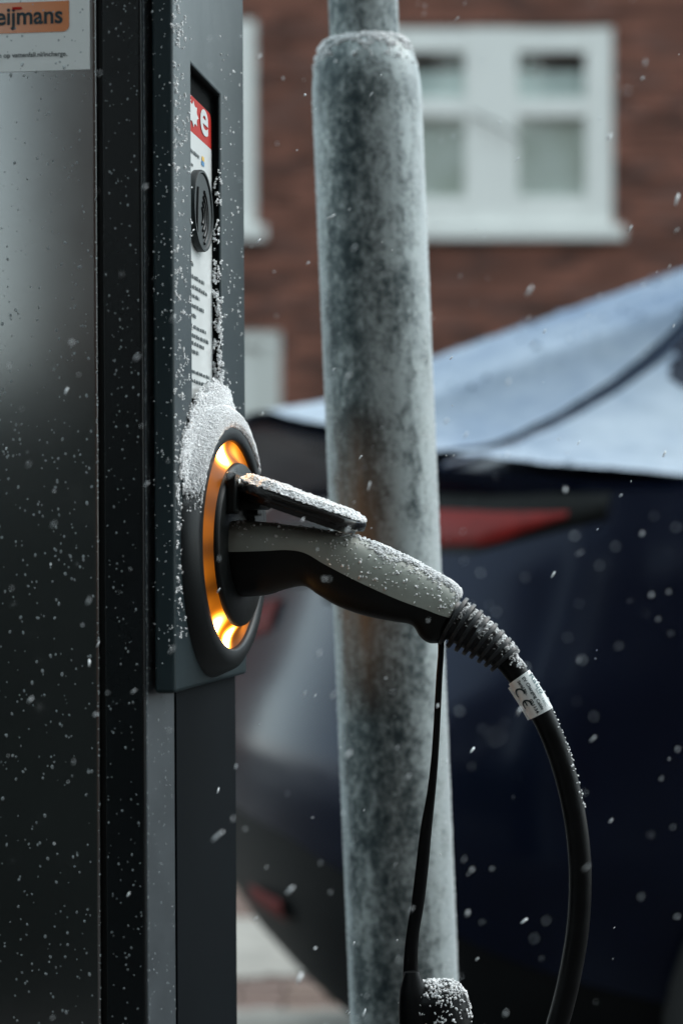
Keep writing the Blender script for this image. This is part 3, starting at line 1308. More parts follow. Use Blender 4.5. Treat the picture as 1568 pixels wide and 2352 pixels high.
sign = MB()
sign.box(UD + .0001, UL, VA, VB, 1.105, RB)
sg = sign.build('sign_plate', M['white'], CH, smooth=False)
hd = [(VA, RB + .0002), (VB, RB + .0002)] + arc(VB - .008, RT - .008, .008, 0, 90, 6) + [(VA, RT)]
flat('red_header', hd, M['redprint'], sg, UL - .0001)
# white plug mark and letter e on the red head
mk = MB()
cv, cz, r0 = .097, 1.2922, .0088
U2 = UL + .0004
pl = []
for k in range(24):
    a = k / 24 * 2 * math.pi
    rr = r0 * (.62 + .38 * math.cos(4 * a) ** 2)
    pl.append((U2, cv + rr * math.cos(a) * 2.0, cz + rr * math.sin(a)))
mk.add(pl, [tuple(range(24))])
mk.add([(U2, cv - .034, cz + .0042), (U2, cv - .012, cz + .0015), (U2, cv - .012, cz - .0015), (U2, cv - .034, cz + .001)], [(0, 1, 2, 3)])
mk.build('plug_mark', M['white'], sg, smooth=False)
em = text_mesh("e", 1, .02, width=.028)
remap(em, lambda x, y, z: (U2, .121 + x, 1.2855 + y * .55))
link('letter_mark', em, M['white'], sg, smooth=False)


def word_rows(zs_, seed, m, k0=0.066, dens=.8):
    """unreadable small print: rows of dark word shapes."""
    rd = random.Random(seed)
    b = MB()
    for z, k1, h in zs_:
        y = k0
        while y < k1:
            wd = rd.uniform(.004, .013)
            y2 = min(k1, y + wd)
            n = max(2, int((y2 - y) / .0016))
            for q in range(n):
                a = y + (y2 - y) * q / n
                hh = h * rd.uniform(.65, 1.0)
                b.add([(U2, a, z), (U2, a + (y2 - y) / n * .86, z), (U2, a + (y2 - y) / n * .86, z + hh), (U2, a, z + hh)], [(0, 1, 2, 3)])
            y = y2 + .0022
    return b


word_rows([(1.2655, .118, .0028), (1.2570, .095, .0022)], 3, M['ink']).build('small_print', M['ink'], sg, smooth=False)
flat('yellow_mark', [(.126, 1.2665), (.134, 1.2665), (.134, 1.2695), (.126, 1.2695)], M['yellow'], sg, U2)
flat('blue_mark', [(.124, 1.2632), (.134, 1.2632), (.134, 1.2660), (.124, 1.2660)], M['blueprint'], sg, U2)
rows_ = [(1.1915, .095), (1.1835, .132), (1.1770, .142), (1.1710, .115), (1.1645, .130), (1.1580, .104), (1.1510, .138),
         (1.1450, .146), (1.1400, .130), (1.1345, .112)]
word_rows([(z, k, .0029) for z, k in rows_], 5, M['ink']).build('small_print', M['ink'], sg, smooth=False)
rows_ = [(1.1215, .150), (1.1155, .135)]
word_rows([(z, k, .0026) for z, k in rows_], 9, M['ink'], .075).build('small_print', M['ink'], sg, smooth=False)

# round card reader pad with a raised wave sign
DZ, DV, DR = 1.2300, .1085, .0268
b = MB()
b.grid([[(UL + h, DV + x * 1.25, DZ + y) for x, y, h in rg] for rg in lathe(
    [(DR, 0), (DR, .0042), (DR * .985, .0050), (DR * .93, .0050), (DR * .90, .0040), (.001, .0040)], 56)], True)
pad = b.build('card_reader', mat('reader_plastic', (.012, .017, .018), .5, 0, .25, bump=.05, bscale=1500), CH, angle=35)
for k, rr in enumerate((.006, .0105, .015, .0195)):
    path = np.array([(UL + .0042, DV - .008 + rr * math.cos(R(a)) * 1.25, DZ - .004 + rr * math.sin(R(a))) for a in np.linspace(-62, 62, 16)])
    tube('wave_line', path, .0011, M['black'], pad, 8)
path = np.array([(UL + .0042, DV - .022 + .004 * t * t, DZ - .017 + .030 * t) for t in np.linspace(0, 1, 10)])
tube('wave_line', path, .0012, M['black'], pad, 8)

# socket boss, bezel, light guide and socket face
BV, BZ, EX = .129, 1.0094, 1.25


TLT = .056


def tl(u_, v_):
    """the socket face is wedged a few degrees towards the front."""
    return u_ + TLT * (v_ - (BV - .087)) * min(1, max(0, u_ / .006))


def bossrings(prof, n=96):
    return [[(tl(h, BV + x * EX), BV + x * EX, BZ + y) for x, y, h in rg] for rg in lathe(prof, n)]


b = MB()
b.grid(bossrings([(.0885, -.001), (.0882, .001), (.0835, .0070), (.0800, .0095), (.0790, .0100), (.0712, .0100), (.0700, .0094), (.0694, .0080), (.0694, .004)]), True)
b.build('socket_bezel', M['bezel'], CH, angle=50)

n_ang, n_rad = 180, 10
rr, glow = [], []
LEDS = [(109, 1.0, 5.5), (80, .5, 9), (-122, .9, 5), (-98, 1.0, 5), (-60, .35, 7), (60, .3, 9), (20, .25, 12), (-20, .25, 12),
        (146, .20, 9), (170, .20, 6), (197, .22, 8), (218, .26, 6)]
for j in range(n_rad):
    q = j / (n_rad - 1)
    r = .0693 + (.0547 - .0693) * q
    h = .0066 + .0052 * q - .0025 * math.sin(math.pi * q)
    ring = []
    for i in range(n_ang):
        a = i / n_ang * 360
        ring.append((tl(h, BV + r * math.cos(R(a)) * EX), BV + r * math.cos(R(a)) * EX, BZ + r * math.sin(R(a))))
        gl = .022
        hot = 0
        for c, amp, wd in LEDS:
            dd = (a - c + 180) % 360 - 180
            e = math.exp(-(dd / (wd * 2.0)) ** 2)
            gl += .30 * amp * e
            hot += amp ** 5 * math.exp(-(dd / wd) ** 2) * math.exp(-((q - .42) / .38) ** 2)
        gl *= .82 + .3 * math.sin(math.pi * q)
        for c, amp, wd in ((184, .72, 7), (209, .75, 7), (153, .7, 11), (-40, .4, 14), (40, .4, 14), (92, .45, 7)):
            dd = (a - c + 180) % 360 - 180
            gl *= 1 - amp * math.exp(-(dd / wd) ** 2)
        gl *= 1 + .18 * noise.noise(Vector((a * .12, q * 3, 0)))
        glow.append((gl, min(1, hot)))
    rr.append(ring)
b = MB()
b.grid(rr, True)
lg = b.build('light_ring', None, CH, angle=None)
at_ = lg.data.attributes.new("glow", 'FLOAT', 'POINT')
at_.data.foreach_set("value", np.array([x[0] for x in glow], np.float32))
at2 = lg.data.attributes.new("hot", 'FLOAT', 'POINT')
at2.data.foreach_set("value", np.array([x[1] for x in glow], np.float32))
m = mat('amber_light_guide', (.16, .045, .005), .45, 0, .08)
t = m.node_tree
pb = t.nodes["Principled BSDF"]
ga = t.nodes.new("ShaderNodeAttribute")
ga.attribute_name = "glow"
ha = t.nodes.new("ShaderNodeAttribute")
ha.attribute_name = "hot"
mx = t.nodes.new("ShaderNodeMix")
mx.data_type = 'RGBA'
mx.inputs[6].default_value = (1.0, .27, .008, 1)
mx.inputs[7].default_value = (1.0, .80, .42, 1)
t.links.new(ha.outputs["Fac"], mx.inputs[0])
t.links.new(mx.outputs[2], pb.inputs["Emission Color"])
mm = t.nodes.new("ShaderNodeMath")
mm.operation = 'MULTIPLY_ADD'
mm.inputs[1].default_value = 22.0
t.links.new(ha.outputs["Fac"], mm.inputs[0])
t.links.new(ga.outputs["Fac"], mm.inputs[2])
t.links.new(mm.outputs[0], pb.inputs["Emission Strength"])
lg.data.materials.append(m)

b = MB()
b.grid(bossrings([(.0547, .004), (.0547, .0128), (.0540, .0148), (.0530, .0154), (.034, .0154), (.034, .0100), (.001, .0100)]), True)
sf = b.build('socket_face', M['black'], CH, angle=40)
b = MB()
b.box(.0170, .0235, BV - .047, BV - .030, BZ + .020, BZ + .047)
b.box(.0190, .0255, BV + .030, BV + .047, BZ + .020, BZ + .047)
b.box(.0170, .0225, BV - .0298, BV + .0298, BZ + .036, BZ + .047)
hg = b.build('hinge', M['black'], CH, smooth=False)
bevel(hg, .0015, 2)
b = MB()
b.grid([[(.0235 + h, BV - .038 + x, BZ + .040 + y) for x, y, h in rg] for rg in lathe([(.003, 0), (.003, .0012), (.0022, .002), (.001, .0022), (.0001, .0022)], 20)], True)
b.build('screw', M['steel'], hg)

# opened lid
LA = math.atan2(.029, .082)
LU, LZ, LLEN, LHV = .0195, 1.0530, .087, .043


def lid_pt(a, v_, h):
    """a along the lid from hinge, v_ across, h above its top face."""
    return (LU + a * math.cos(LA) + h * math.sin(LA), BV + v_, LZ - a * math.sin(LA) + h * math.cos(LA))


def lid_outline(k, n=64):
    out = []
    for i in range(n):
        a = i / n * 2 * math.pi
        c, s_ = math.cos(a), math.sin(a)
        e = .45
        out.append((LLEN / 2 + k * (LLEN / 2) * math.copysign(abs(c) ** e, c), k * LHV * math.copysign(abs(s_) ** e, s_)))
    return out


b = MB()
b.grid([[lid_pt(x, y, h) for x, y in lid_outline(k)] for k, h in ((.2, 0), (.9, 0), (.985, -.0006), (1, -.0018), (1, -.0062), (.985, -.0070), (.90, -.0070), (.88, -.0098), (.85, -.0104), (.2, -.0104))], True, True, True)
lid = b.build('socket_lid', mat('lid_plastic', (.006, .006, .006), .22, 0, .6), CH, angle=40)
b = MB()
b.box(LU - .004, LU + .016, BV - .024, BV + .024, LZ - .020, LZ - .0135)
bevel(b.build('hinge_arm', M['black'], lid, smooth=False), .002, 2)

# ---- sticker on the front door
DVF = -.0045
stk = MB()
stk.box(-.20, -.0507, DVF - .0006, DVF - .0001, 1.3024, 1.42)
st = stk.build('sticker', M['white'], CH, smooth=False)
VS = DVF - .0008
ol = [(-.19, 1.3262), (-.0676, 1.3262)] + arc(-.0676, 1.3302, .004, -90, 0, 6)[1:] + [(-.0636, 1.3452), (-.19, 1.3452)]
pyd('orange_panel', [(x, VS, z_) for x, z_ in ol], [tuple(range(len(ol)))], M['orange'], st, smooth=False)
wm = undot(text_mesh("Heijmans", 1, .022))
xs_ = [v_.co.x for v_ in wm.vertices]
we = text_mesh("eijmans", 1, .022)
k = .0425 / (max(v_.co.x for v_ in we.vertices))
x1 = max(xs_)
bpy.data.meshes.remove(we)
remap(wm, lambda x, y, z_: (-.0676 + (x - x1) * k, VS - .0003, 1.3317 + y * k * 1.05))
link('lettering', wm, M['ink'], st, smooth=False)
ub = -.0676 - .0425 + .0085
b = MB()
b.box(-.0990 - .0005, -.0935, VS - .0006, VS - .0002, 1.3408, 1.3423)
b.build('letter_bar', M['redprint'], st, smooth=False)
wm = text_mesh("en op vattenfall.nl/incharge.", 1, .012, width=.0455, align='RIGHT')
remap(wm, lambda x, y, z_: (-.0650 + x, DVF - .0008, 1.3112 + y))
link('lettering', wm, M['ink'], st, smooth=False)

# ================================================================== PLUG, CABLE, CAP
X0p, Y0p = -.0707, 1.6158


def Yp(x):
    return (Y0p + .1323 * X0p) / (1 + .1323 * (x - 784) / KP)


def pp(x, y, dy=0.0):
    return np.array(at(x, y, Yp(x) + dy))


plug = empty('charging_plug', tuple(pp(512, 1300)))
tag(plug, 'grey and black charging plug pushed into the glowing socket', 'plug')
PO = np.array(plug.location)
ST = [((500, 1196), (500, 1268), (500, 1372), .0265), ((560, 1196), (560, 1268), (568, 1371), .0265), ((620, 1200), (624, 1266), (618, 1366), .0262),
      ((682, 1208), (672, 1264), (655, 1354), .025), ((742, 1216), (712, 1271), (700, 1347), .0235), ((802, 1229), (757, 1297), (735, 1368), .0225),
      ((862, 1251), (812, 1326), (780, 1394), .022), ((922, 1278), (870, 1354), (840, 1415), .0215), ((972, 1304), (930, 1380), (905, 1428), .0205),
      ((1016, 1329), (985, 1400), (946, 1436), .0190), ((1042, 1346), (1013, 1411), (966, 1464), .0182), ((1055, 1360), (1030, 1416), (985, 1477), .0172),
      ((1056, 1372), (1036, 1418), (1004, 1478), .0150)]
st_arr = np.array([[*a, *b_, *c, w_] for a, b_, c, w_ in ST])
fine = spline(st_arr, 90)
side = np.array((.131, .991, 0))
up_r, lo_r = [], []
for row_ in fine:
    T_, S_, B_ = pp(*row_[0:2]) - PO, pp(*row_[2:4]) - PO, pp(*row_[4:6]) - PO
    w_ = row_[6]
    th = np.linspace(0, math.pi, 17)
    up_r.append([S_ + (T_ - S_) * math.sin(a) ** .85 + side * w_ * math.copysign(abs(math.cos(a)) ** .8, math.cos(a)) for a in th])
    lo_r.append([S_ + (B_ - S_) * math.sin(a) ** .75 + side * (w_ - .0006) * math.copysign(abs(math.cos(a)) ** .7, math.cos(a)) for a in th])
b = MB()
b.grid(up_r, True, True, True)
b.build('upper_shell', M['grip'], plug, angle=50)
b = MB()
b.grid(lo_r, True, True, True)
b.build('lower_shell', M['black'], plug, angle=50)
# collar at the socket
path = np.array([pp(496, 1283), pp(500, 1283), pp(528, 1283), pp(534, 1283)]) - PO
tube('collar', path, [.028, .0295, .0295, .028], M['black'], plug, 40)

# cable with ribbed boot, sleeve label
cab = empty('charging_cable', tuple(pp(1036, 1420)))
tag(cab, 'thick black charging cable hanging in an arc from the plug', 'cable')
CO = np.array(cab.location)
cpts = [(1010, 1408), (1062, 1440), (1112, 1474), (1160, 1516), (1209, 1582), (1254, 1662), (1290, 1755), (1318, 1870), (1331, 1990), (1328, 2110), (1312, 2220), (1286, 2330), (1240, 2470), (1180, 2620), (1120, 2800), (1075, 3050), (1060, 3400), (1075, 3800), (1120, 4200), (1190, 4520)]
# out of frame it drops to the road and runs on towards the car
cpath = spline([pp(*p) for p in cpts] + [(.22, 1.58, .018), (.36, 1.62, .009), (.62, 1.75, .009), (.95, 2.1, .009), (1.25, 2.6, .009)], 620) - CO
RC = 26.0 / KP * 1.59
tube('sheath', cpath, RC, M['rubber'], cab, 28)


def arclen(p):
    return np.concatenate([[0], np.cumsum(np.linalg.norm(np.diff(p, axis=0), axis=1))])


AL = arclen(cpath)


def on_cable(s):
    p = np.array([np.interp(s, AL, cpath[:, k]) for k in range(3)])
    q = np.array([np.interp(s + .001, AL, cpath[:, k]) for k in range(3)])
    T = (q - p) / np.linalg.norm(q - p)
    return p, T


def s_of(x, y):
    d_ = np.linalg.norm(cpath - (pp(x, y) - CO), axis=1)
    return AL[d_.argmin()]


s0, s1 = s_of(1032, 1420), s_of(1160, 1516)
bp_ = np.array([on_cable(s)[0] for s in np.linspace(s0 - .004, s1, 30)])
tube('boot', bp_, np.linspace(.0138, .0090, 30), M['boot'], cab, 32)
NR = 8
for k in range(NR):
    s = s0 + .003 + (s1 - s0 - .004) * k / (NR - 1)
    p, T = on_cable(s)
    r_o = .0180 - .0060 * k / (NR - 1)
    hw_ = .00155
    rg = np.array([p + T * d_ for d_ in (-hw_, -hw_ * .8, 0, hw_ * .8, hw_)])
    tube('rib', rg, [r_o - .0035, r_o - .0003, r_o, r_o - .0003, r_o - .0035], M['boot'], cab, 36)

# sleeve label
sA, sB = s_of(1194, 1556), s_of(1246, 1638)
sA -= .0005
RL = RC + .0010


def cyl(s, phi, r):
    """point on the cable surface: phi = 0 faces the camera, positive towards the upper right."""
    p, T = on_cable(s)
    N = np.array((0, -1.0, 0))
    N = N - T * (N @ T)
    N /= np.linalg.norm(N)
    B = np.cross(N, T)
    if B[0] < 0:
        B = -B
    return p + r * (math.cos(phi) * N + math.sin(phi) * B)


b = MB()
b.grid([[cyl(s, ph, RL) for ph in np.linspace(-math.pi, math.pi, 48)] for s in np.linspace(sA, sB, 16)])
# flap where the ends are pressed together
b.grid([[cyl(s, R(-100), RL + q) for q in (0, .0018)] for s in np.linspace(sA + .002, sB, 12)])
lb = b.build('cable_label', M['white'], cab, angle=60)
LLn = sB - sA


def wrap_text(body, a0, wd, ph0, hgt, m, off=.01, name='lettering'):
    """lettering along the sleeve: starts a0 (fraction), wd fraction of the length, baseline at angle ph0, height in metres per em."""
    me = text_mesh(body, 1, off)
    bm = bmesh.new()
    bm.from_mesh(me)
    bmesh.ops.triangulate(bm, faces=bm.faces)
    bm.to_mesh(me)
    bm.free()
    xm = max(v_.co.x for v_ in me.vertices)
    k = wd * LLn / xm
    remap(me, lambda x, y, z_: cyl(sA + a0 * LLn + x * k, ph0 + y * hgt / RL, RL + .0003))
    return link(name, me, m, lb, smooth=False)


wrap_text("Ratio", .10, .50, R(42), .0058, M['tealink'], .012)
wrap_text("ELECTRIC", .44, .46, R(29), .0026, M['tealink'], .0)
wrap_text("EV Charging Cable", .06, .86, R(5), .0031, M['ink'], .022)
wrap_text("Serial No.", .07, .38, R(-21), .0030, M['ink'], .022)
wrap_text("021134", .58, .36, R(-21), .0030, M['ink'], .022)
# CE mark as two arcs and a bar
ce = MB()


def ce_pt(s, y, r=RL + .0004):
    return cyl(s, y / RL, r)


cr_ = .0033
for cs_ in (.34, .66):
    sc = sA + cs_ * LLn
    y0 = -.0062
    a_ = [R(x) for x in np.linspace(62, 298, 22)]
    ce.grid([[ce_pt(sc + (cr_ + dr_) * math.cos(x), y0 + (cr_ + dr_) * math.sin(x)) for dr_ in (-.0006, .0006)] for x in a_])
ce.grid([[ce_pt(sA + .66 * LLn - cr_ + q, -.0062 + d_) for d_ in (-.0005, .0005)] for q in np.linspace(0, .0036, 6)])
ce.build('approval_mark', M['ink'], lb, smooth=False)

# moulded print on the sheath below the label
sm = text_mesh("H07BZ5-F 5G6", 1, .0)
xm = max(v_.co.x for v_ in sm.vertices)
bpy.data.meshes.remove(sm)

# tether with the rubber cap
capo = empty('plug_cap', tuple(pp(1000, 2300)))
tag(capo, 'black rubber protective cap dangling on its strap below the plug', 'plug cap')
KO = np.array(capo.location)
tp = [(1012, 1466, 8), (1012, 1500, 7), (1008, 1560, 7.5), (1003, 1660, 8), (998, 1740, 8.5), (990, 1820, 10), (978, 1905, 13.5), (968, 2000, 15), (958, 2080, 15), (948, 2140, 15), (943, 2200, 16.5), (944, 2250, 20), (950, 2300, 30)]
ts = spline(tp, 80)
tpath = np.array([pp(x, y) for x, y, _ in ts]) - KO
tube('strap', tpath, ts[:, 2] / KP * 1.6, M['rubber'], capo, 14, flat=.7)
# cap: round pot lying on its side, mouth turned left and a domed back to the right
cpr = [(0, .0005), (.004, .008), (.03, .0145), (.08, .0185), (.17, .0215), (.32, .0228), (.55, .0230), (.80, .0230), (.84, .0222), (1.0, .0220)]
LC = .062
CA = pp(990, 2256) - KO
ax = np.array((.13, -.02, -1.0))
ax /= np.linalg.norm(ax)
b = MB()
prf = np.array([(np.interp(q, [x for x, _ in cpr], [y for _, y in cpr]), q) for q in np.concatenate([np.linspace(0, .1, 14), np.linspace(.12, 1, 30)])])
b.grid(tube_rings(np.array([CA + ax * q * LC for _, q in prf]), prf[:, 0], 40), True, True, True)
b.build('cap_body', M['rubber'], capo, angle=60)
# strap root: a moulded lug on the near side of the pot
lug = np.array([pp(944, 2225), pp(946, 2262), pp(950, 2300), pp(955, 2345), pp(962, 2400)]) - KO + np.array((0, -.012, 0))
tube('strap_lug', lug, [.0048, .0085, .0105, .0118, .0120], M['rubber'], capo, 20)

# ================================================================== SNOW ON THE POST AND PLUG
parts = []


def boss_surf(s, t):
    a = R(35 + 165 * s)
    prof_ = [(.108, .0), (.0885, .0012), (.0835, .0072), (.0805, .0096), (.0775, .0102)]
    x = t * 4
    i = min(3, int(x))
    f_ = x - i
    r = prof_[i][0] * (1 - f_) + prof_[i + 1][0] * f_
    h = prof_[i][1] * (1 - f_) + prof_[i + 1][1] * f_
    ca, sa = math.cos(a), math.sin(a)
    p = np.array((tl(h, BV + r * ca * EX), BV + r * ca * EX, BZ + r * sa))
    n = np.array((.75, ca * .7, sa * .7))
    return p, n / np.linalg.norm(n)


def boss_th(s, t):
    a = 35 + 165 * s
    cover = 1.0 if 62 < a < 150 else 0.0
    d = min((a - 44) / 26, (176 - a) / 34)
    e = min(t / .14, (.93 - t) / .1)
    nz = fbm((s * 14, t * 5, 3), 1.0)
    nf = fbm((s * 60, t * 16, 8), 1.0)
    val = min(d, e, 1.0) + .55 * nz + .45 * nf * (1 if a > 110 else .3) - .12
    if a > 140:
        val -= (a - 140) / 40
    if val <= 0:
        return -.001 if val > -.25 else -1
    thick_ = .0062 * math.exp(-((t - .18) / .45) ** 2) * math.exp(-((a - 88) / 34) ** 2) + .0012
    return thick_ * min(1, val * 2.5)


parts.append(blanket(boss_surf, boss_th, 260, 70, 19000, .0006, .0009, 420))
V, F = merge(parts)
o = same_frame(tri_mesh('snow', V, F, M['snow'], smooth=True))
tag(o, 'granular snow piled on top of the amber socket bezel', 'snow', kind='stuff')


def lid_surf(s, t):
    x, y = s * LLEN, (t - .5) * 2 * LHV
    return np.array(lid_pt(x, y, 0)), np.array((math.sin(LA), 0, math.cos(LA)))


def lid_th(s, t):
    x, y = abs(s - .5) * 2, abs(t - .5) * 2
    rr_ = (x ** 3.4 + y ** 3.4) ** (1 / 3.4)
    d = (1.0 - rr_) + .05 * fbm((s * 14, t * 10, 1), 1.0)
    if d <= 0:
        return -1
    return min(1, d * 7) * (.0046 + .0016 * fbm((s * 9, t * 9, 6), 1.0)) * (1.05 - .35 * s)


V, F = blanket(lid_surf, lid_th, 130, 110, 12000, .0006, .0008, 420)
o = same_frame(tri_mesh('snow', V, F, M['snow'], smooth=True))
tag(o, 'crust of snow on the opened black socket lid', 'snow', kind='stuff')


# snow along the ridge of the grey shell, and specks lower down
def shell_surf(s, t):
    x = s * 89
    i = min(88, int(x))
    f_ = x - i
    row_ = fine[i] * (1 - f_) + fine[i + 1] * f_
    T_, S_ = pp(*row_[0:2]), pp(*row_[2:4])
    a = math.pi * t
    w_ = row_[6]
    p = S_ + (T_ - S_) * math.sin(a) ** .85 + side * w_ * math.copysign(abs(math.cos(a)) ** .8, math.cos(a))
    u_ = (T_ - S_) / np.linalg.norm(T_ - S_)
    n = u_ * math.sin(a) + side * math.cos(a)
    return p, n


def shell_th(s, t):
    # t: 0 far side .. .5 ridge .. 1 camera side
    d = .5 + .0 - abs(t - .5) * 3.4
    nz = fbm((s * 20, t * 9, 2), 1.0)
    nf = fbm((s * 90, t * 30, 5), 1.0)
    v_ = d + .30 * nz + .35 * nf
    if s < .5:
        v_ -= 1.4 * min(1, (.5 - s) * 6)
    if v_ < 0:
        return -1
    return min(.0016, v_ * .004)


pA = blanket(shell_surf, shell_th, 240, 110, 6500, .0005, .0005, 600, 0)
pts, sz = [], []
while len(pts) < 520:
    s, t = random.uniform(.05, .98), random.uniform(.5, 1.0)
    cl = fbm((s * 16, t * 6, 11), 1.0)
    dens = .35 * math.exp(-((s - .50) / .10) ** 2) + .10 * math.exp(-((s - .1) / .05) ** 2) * (t < .78) + .05 + .10 * (s > .5)
    dens *= (1.25 - t) * (1.6 if cl > .1 else .35)
    if random.random() < dens:
        p, n = shell_surf(s, t)
        pts.append(p + n * .0003)
        sz.append(random.choice((.0003, .0004, .0005, .0006, .0007, .0010)))
pB = grains(pts, np.array(sz))
V, F = merge([pA, pB])
o = tri_mesh('snow', V, F, M['snow'], smooth=True)
tag(o, 'loose snow along the ridge of the grey charging plug', 'snow', kind='stuff')

# snow between the ribs of the boot and on the cable
pts, sz = [], []
for k in range(6500):
    s = random.uniform(s0 + .002, s1 + .012)
    ph = random.gauss(R(66), R(24))
    if fbm((s * 260, ph * 2.2, 1), 1.0) < -.2:
        continue
    if s < s1 + .002:
        q = (s - s0 - .003) / ((s1 - s0 - .004) / (NR - 1))
        dk = abs(q - round(q))
        if dk < .27 and random.random() < .96:
            continue
        r = .0138 - .0048 * (s - s0) / (s1 - s0) + random.uniform(.0, .0021) * max(0, math.cos(ph - R(65)))
    else:
        r = RC + random.uniform(0, .0006)
        if random.random() < .8:
            continue
    pts.append(cyl(s, ph, r) + CO)
    sz.append(random.uniform(.0003, .0008))
for k in range(60):
    s = random.uniform(s1, sB + .07)
    pts.append(cyl(s, random.gauss(R(68), R(14)), (RC if s < sA or s > sB else RL) + .0003) + CO)
    sz.append(random.uniform(.0004, .0009))
V, F = grains(pts, np.array(sz))
o = tri_mesh('snow', V, F, M['snow'])
tag(o, 'snow caught between the ribs of the cable boot', 'snow', kind='stuff')

# snow on the dangling cap
pts, sz = [], []
T_, N_, B_ = frames(np.array([CA, CA + ax * .03, CA + ax * .06]))
while len(pts) < 1500:
    q = random.random() ** 1.6 * .5
    r = float(np.interp(q, [x for x, _ in cpr], [y for _, y in cpr]))
    a = random.uniform(0, 2 * math.pi)
    n = math.cos(a) * N_[0] + math.sin(a) * B_[0]
    p = CA + ax * q * LC + n * r
    if random.random() < q * 1.6 or fbm((p[0] * 160, p[1] * 160, p[2] * 160), 1.0) < -.02 - .25 * (q < .12):
        continue
    pts.append(p + KO + n * random.uniform(0, .0008) - ax * random.uniform(0, .0008))
    sz.append(random.uniform(.0004, .0011))
V, F = grains(pts, np.array(sz))
o = tri_mesh('snow', V, F, M['snow'])
tag(o, 'snow crystals on top of the dangling rubber cap', 'snow', kind='stuff')

# crystals stuck to the casing side, its front edge and the far wall of the pocket
pts, sz = [], []


def clump(p, n, spread, s_lo, s_hi):
    for _ in range(n):
        d_ = RNG.normal(size=3) * spread
        pts.append(np.array(p) + d_ * np.array((.35, 1, 1)))
        sz.append(random.uniform(s_lo, s_hi))


for k in range(430):
    y = abs(random.gauss(0, .020)) + .001 if random.random() < .75 else random.uniform(0, .06)
    z = random.uniform(.95, 1.37)
    clump((.0003, y, z), random.choice((1, 1, 1, 2, 3, 5, 8)), .0009, .0003, .0007)
for k in range(110):
    z = random.uniform(1.09, 1.36)
    clump((.0003, random.uniform(.16, .25), z), random.choice((1, 1, 2)), .0008, .0003, .0008)
for k in range(170):                              # front face of the casing
    clump((random.uniform(-.013, -.001), -.0003, random.uniform(.93, 1.36)), random.choice((1, 1, 2, 3)), .0005, .00022, .0005)
for k in range(130):                              # pocket far wall
    z = 1.10 + .17 * random.random() ** 1.5
    big = z < 1.20
    clump((random.uniform(-.005, .0005), .1632, z), random.choice((3, 6, 12, 22)) if big else random.choice((1, 2, 4, 8)), .0016 if big else .0010, .0004, .0010)
V, F = grains(pts, np.array(sz))
o = same_frame(tri_mesh('snow', V, F, M['snow']))
tag(o, 'snow crystals stuck to the side casing and the edge of its sign pocket', 'snow', kind='stuff')

# water droplets on the front of the post
dv, df = [], []
hemi = [(math.sin(t_) * math.cos(p_), -math.cos(t_), math.sin(t_) * math.sin(p_)) for t_ in (R(88), R(62), R(32)) for p_ in np.linspace(0, 2 * math.pi, 8, endpoint=False)] + [(0, -1, 0)]
hf = []
for j in range(2):
    for i in range(8):
        hf.append((j * 8 + i, j * 8 + (i + 1) % 8, (j + 1) * 8 + (i + 1) % 8, (j + 1) * 8 + i))
hfe = [(16 + i, 16 + (i + 1) % 8, 24) for i in range(8)]
dm = MB()


def drop(c, r, n=(0, -1), squash=.55):
    rz = r * random.uniform(.9, 1.5)
    sk = random.uniform(-.3, .3)
    vs = []
    for x, y, z_ in hemi:
        lu, lv, lz = x * r, y * r * squash, z_ * rz + (x * r * sk)
        # rotate so local -y goes along n
        vs.append((c[0] + lu * (-n[1]) + lv * (-n[0]), c[1] + lu * n[0] + lv * (-n[1]), c[2] + lz))
    dm.add(vs, hf + hfe)


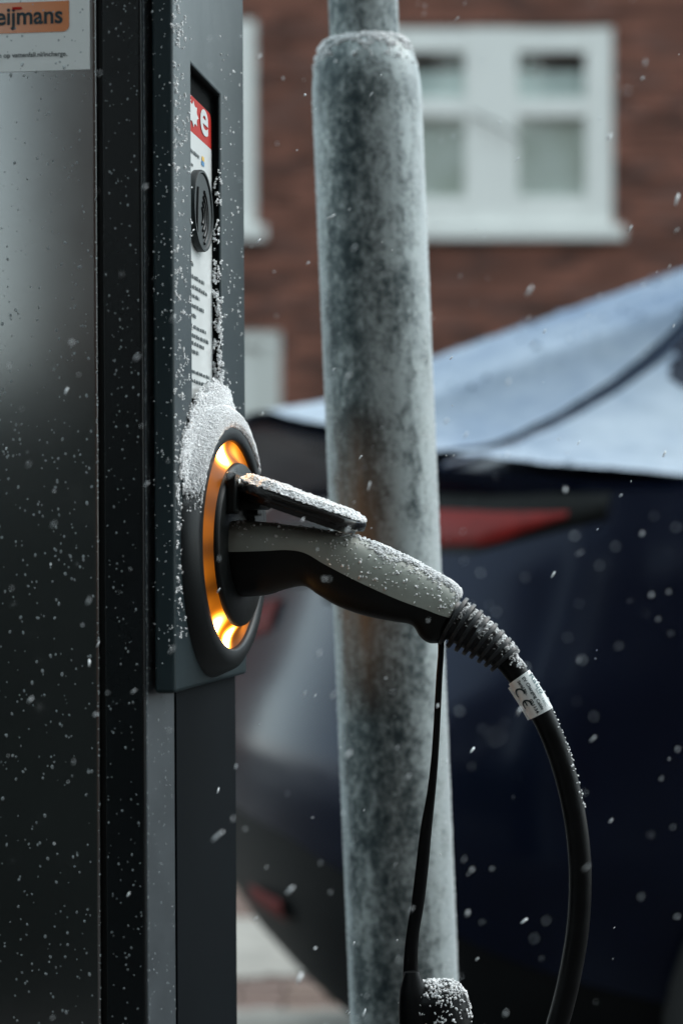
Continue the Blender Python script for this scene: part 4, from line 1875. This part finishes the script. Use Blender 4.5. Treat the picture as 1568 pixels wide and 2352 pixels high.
for k in range(620):
    u_ = random.uniform(-.112, -.0505)
    z_ = random.uniform(.66, 1.37)
    vsurf = DVF if z_ < 1.3024 else DVF - .0006
    drop((u_, vsurf, z_), random.choice((.0003, .0004, .0005, .0006, .0007, .0009)) * random.uniform(.8, 1.2))
for k in range(300):
    drop((random.uniform(-.0425, -.021), -.0042, random.uniform(.66, 1.37)), random.choice((.0003, .0004, .0005, .0007)))
for k in range(170):
    drop((-.0475 + random.uniform(-.0012, .0006), -.0040, random.uniform(.66, 1.37)), random.uniform(.0003, .0007), (.5, -.866))
for k in range(1500):
    q_ = random.random()
    z_ = random.uniform(.64, 1.37)
    if z_ < .915 and random.random() < .6:
        continue
    if q_ < .5:
        a = random.uniform(-85, -14)
        drop((-.0205 + .0030 * math.cos(R(a)), .0031 + .0030 * math.sin(R(a)), z_), random.uniform(.0003, .00075), (math.cos(R(a)), math.sin(R(a))))
    else:
        q_ = random.random() * (.5 if z_ > .915 else 1)
        drop((-.0174 + .0082 * q_, .0045 + .0360 * q_, z_), random.uniform(.0003, .0007), (.975, -.222))
o = same_frame(dm.build('water_droplets', M['droplet'], fix=False, angle=None))
tag(o, 'small water droplets beaded on the dark front of the charging post', 'droplets', kind='stuff')

# ================================================================== FALLING SNOW
n = 850
pts, sz, st_ = [], [], []
for k in range(n):
    Yf = 1.2 + 3.4 * random.random() ** 2.5
    if random.random() < .012:
        Yf = random.uniform(.55, 1.0)
    X_ = random.uniform(-.19, .19) * Yf * 1.1
    Z_ = 1 + random.uniform(-.24, .28) * Yf
    # keep clear of the solid body of the post
    q = CM.inverted() @ Vector((X_, Yf, Z_))
    if q.x < .012 and q.y > -.012:
        continue
    pts.append((X_, Yf, Z_))
    sz.append(random.choice((.0004, .0005, .0006, .0007, .0008, .0011)) * (.42 + .20 * Yf))
    d_ = np.array((random.gauss(.55, .25), random.gauss(0, .3), random.gauss(.8, .2)))
    d_ /= np.linalg.norm(d_)
    el = random.choice((.5, 1.5, 2.6, 3.6))
    st_.append(np.eye(3) + el * np.outer(d_, d_))
V, F = grains(pts, np.array(sz), .4, np.array(st_))
o = tri_mesh('falling_snow', V, F, M['flake'])
tag(o, 'snowflakes drifting through the air in front of pole and car', 'snowflakes', kind='stuff')
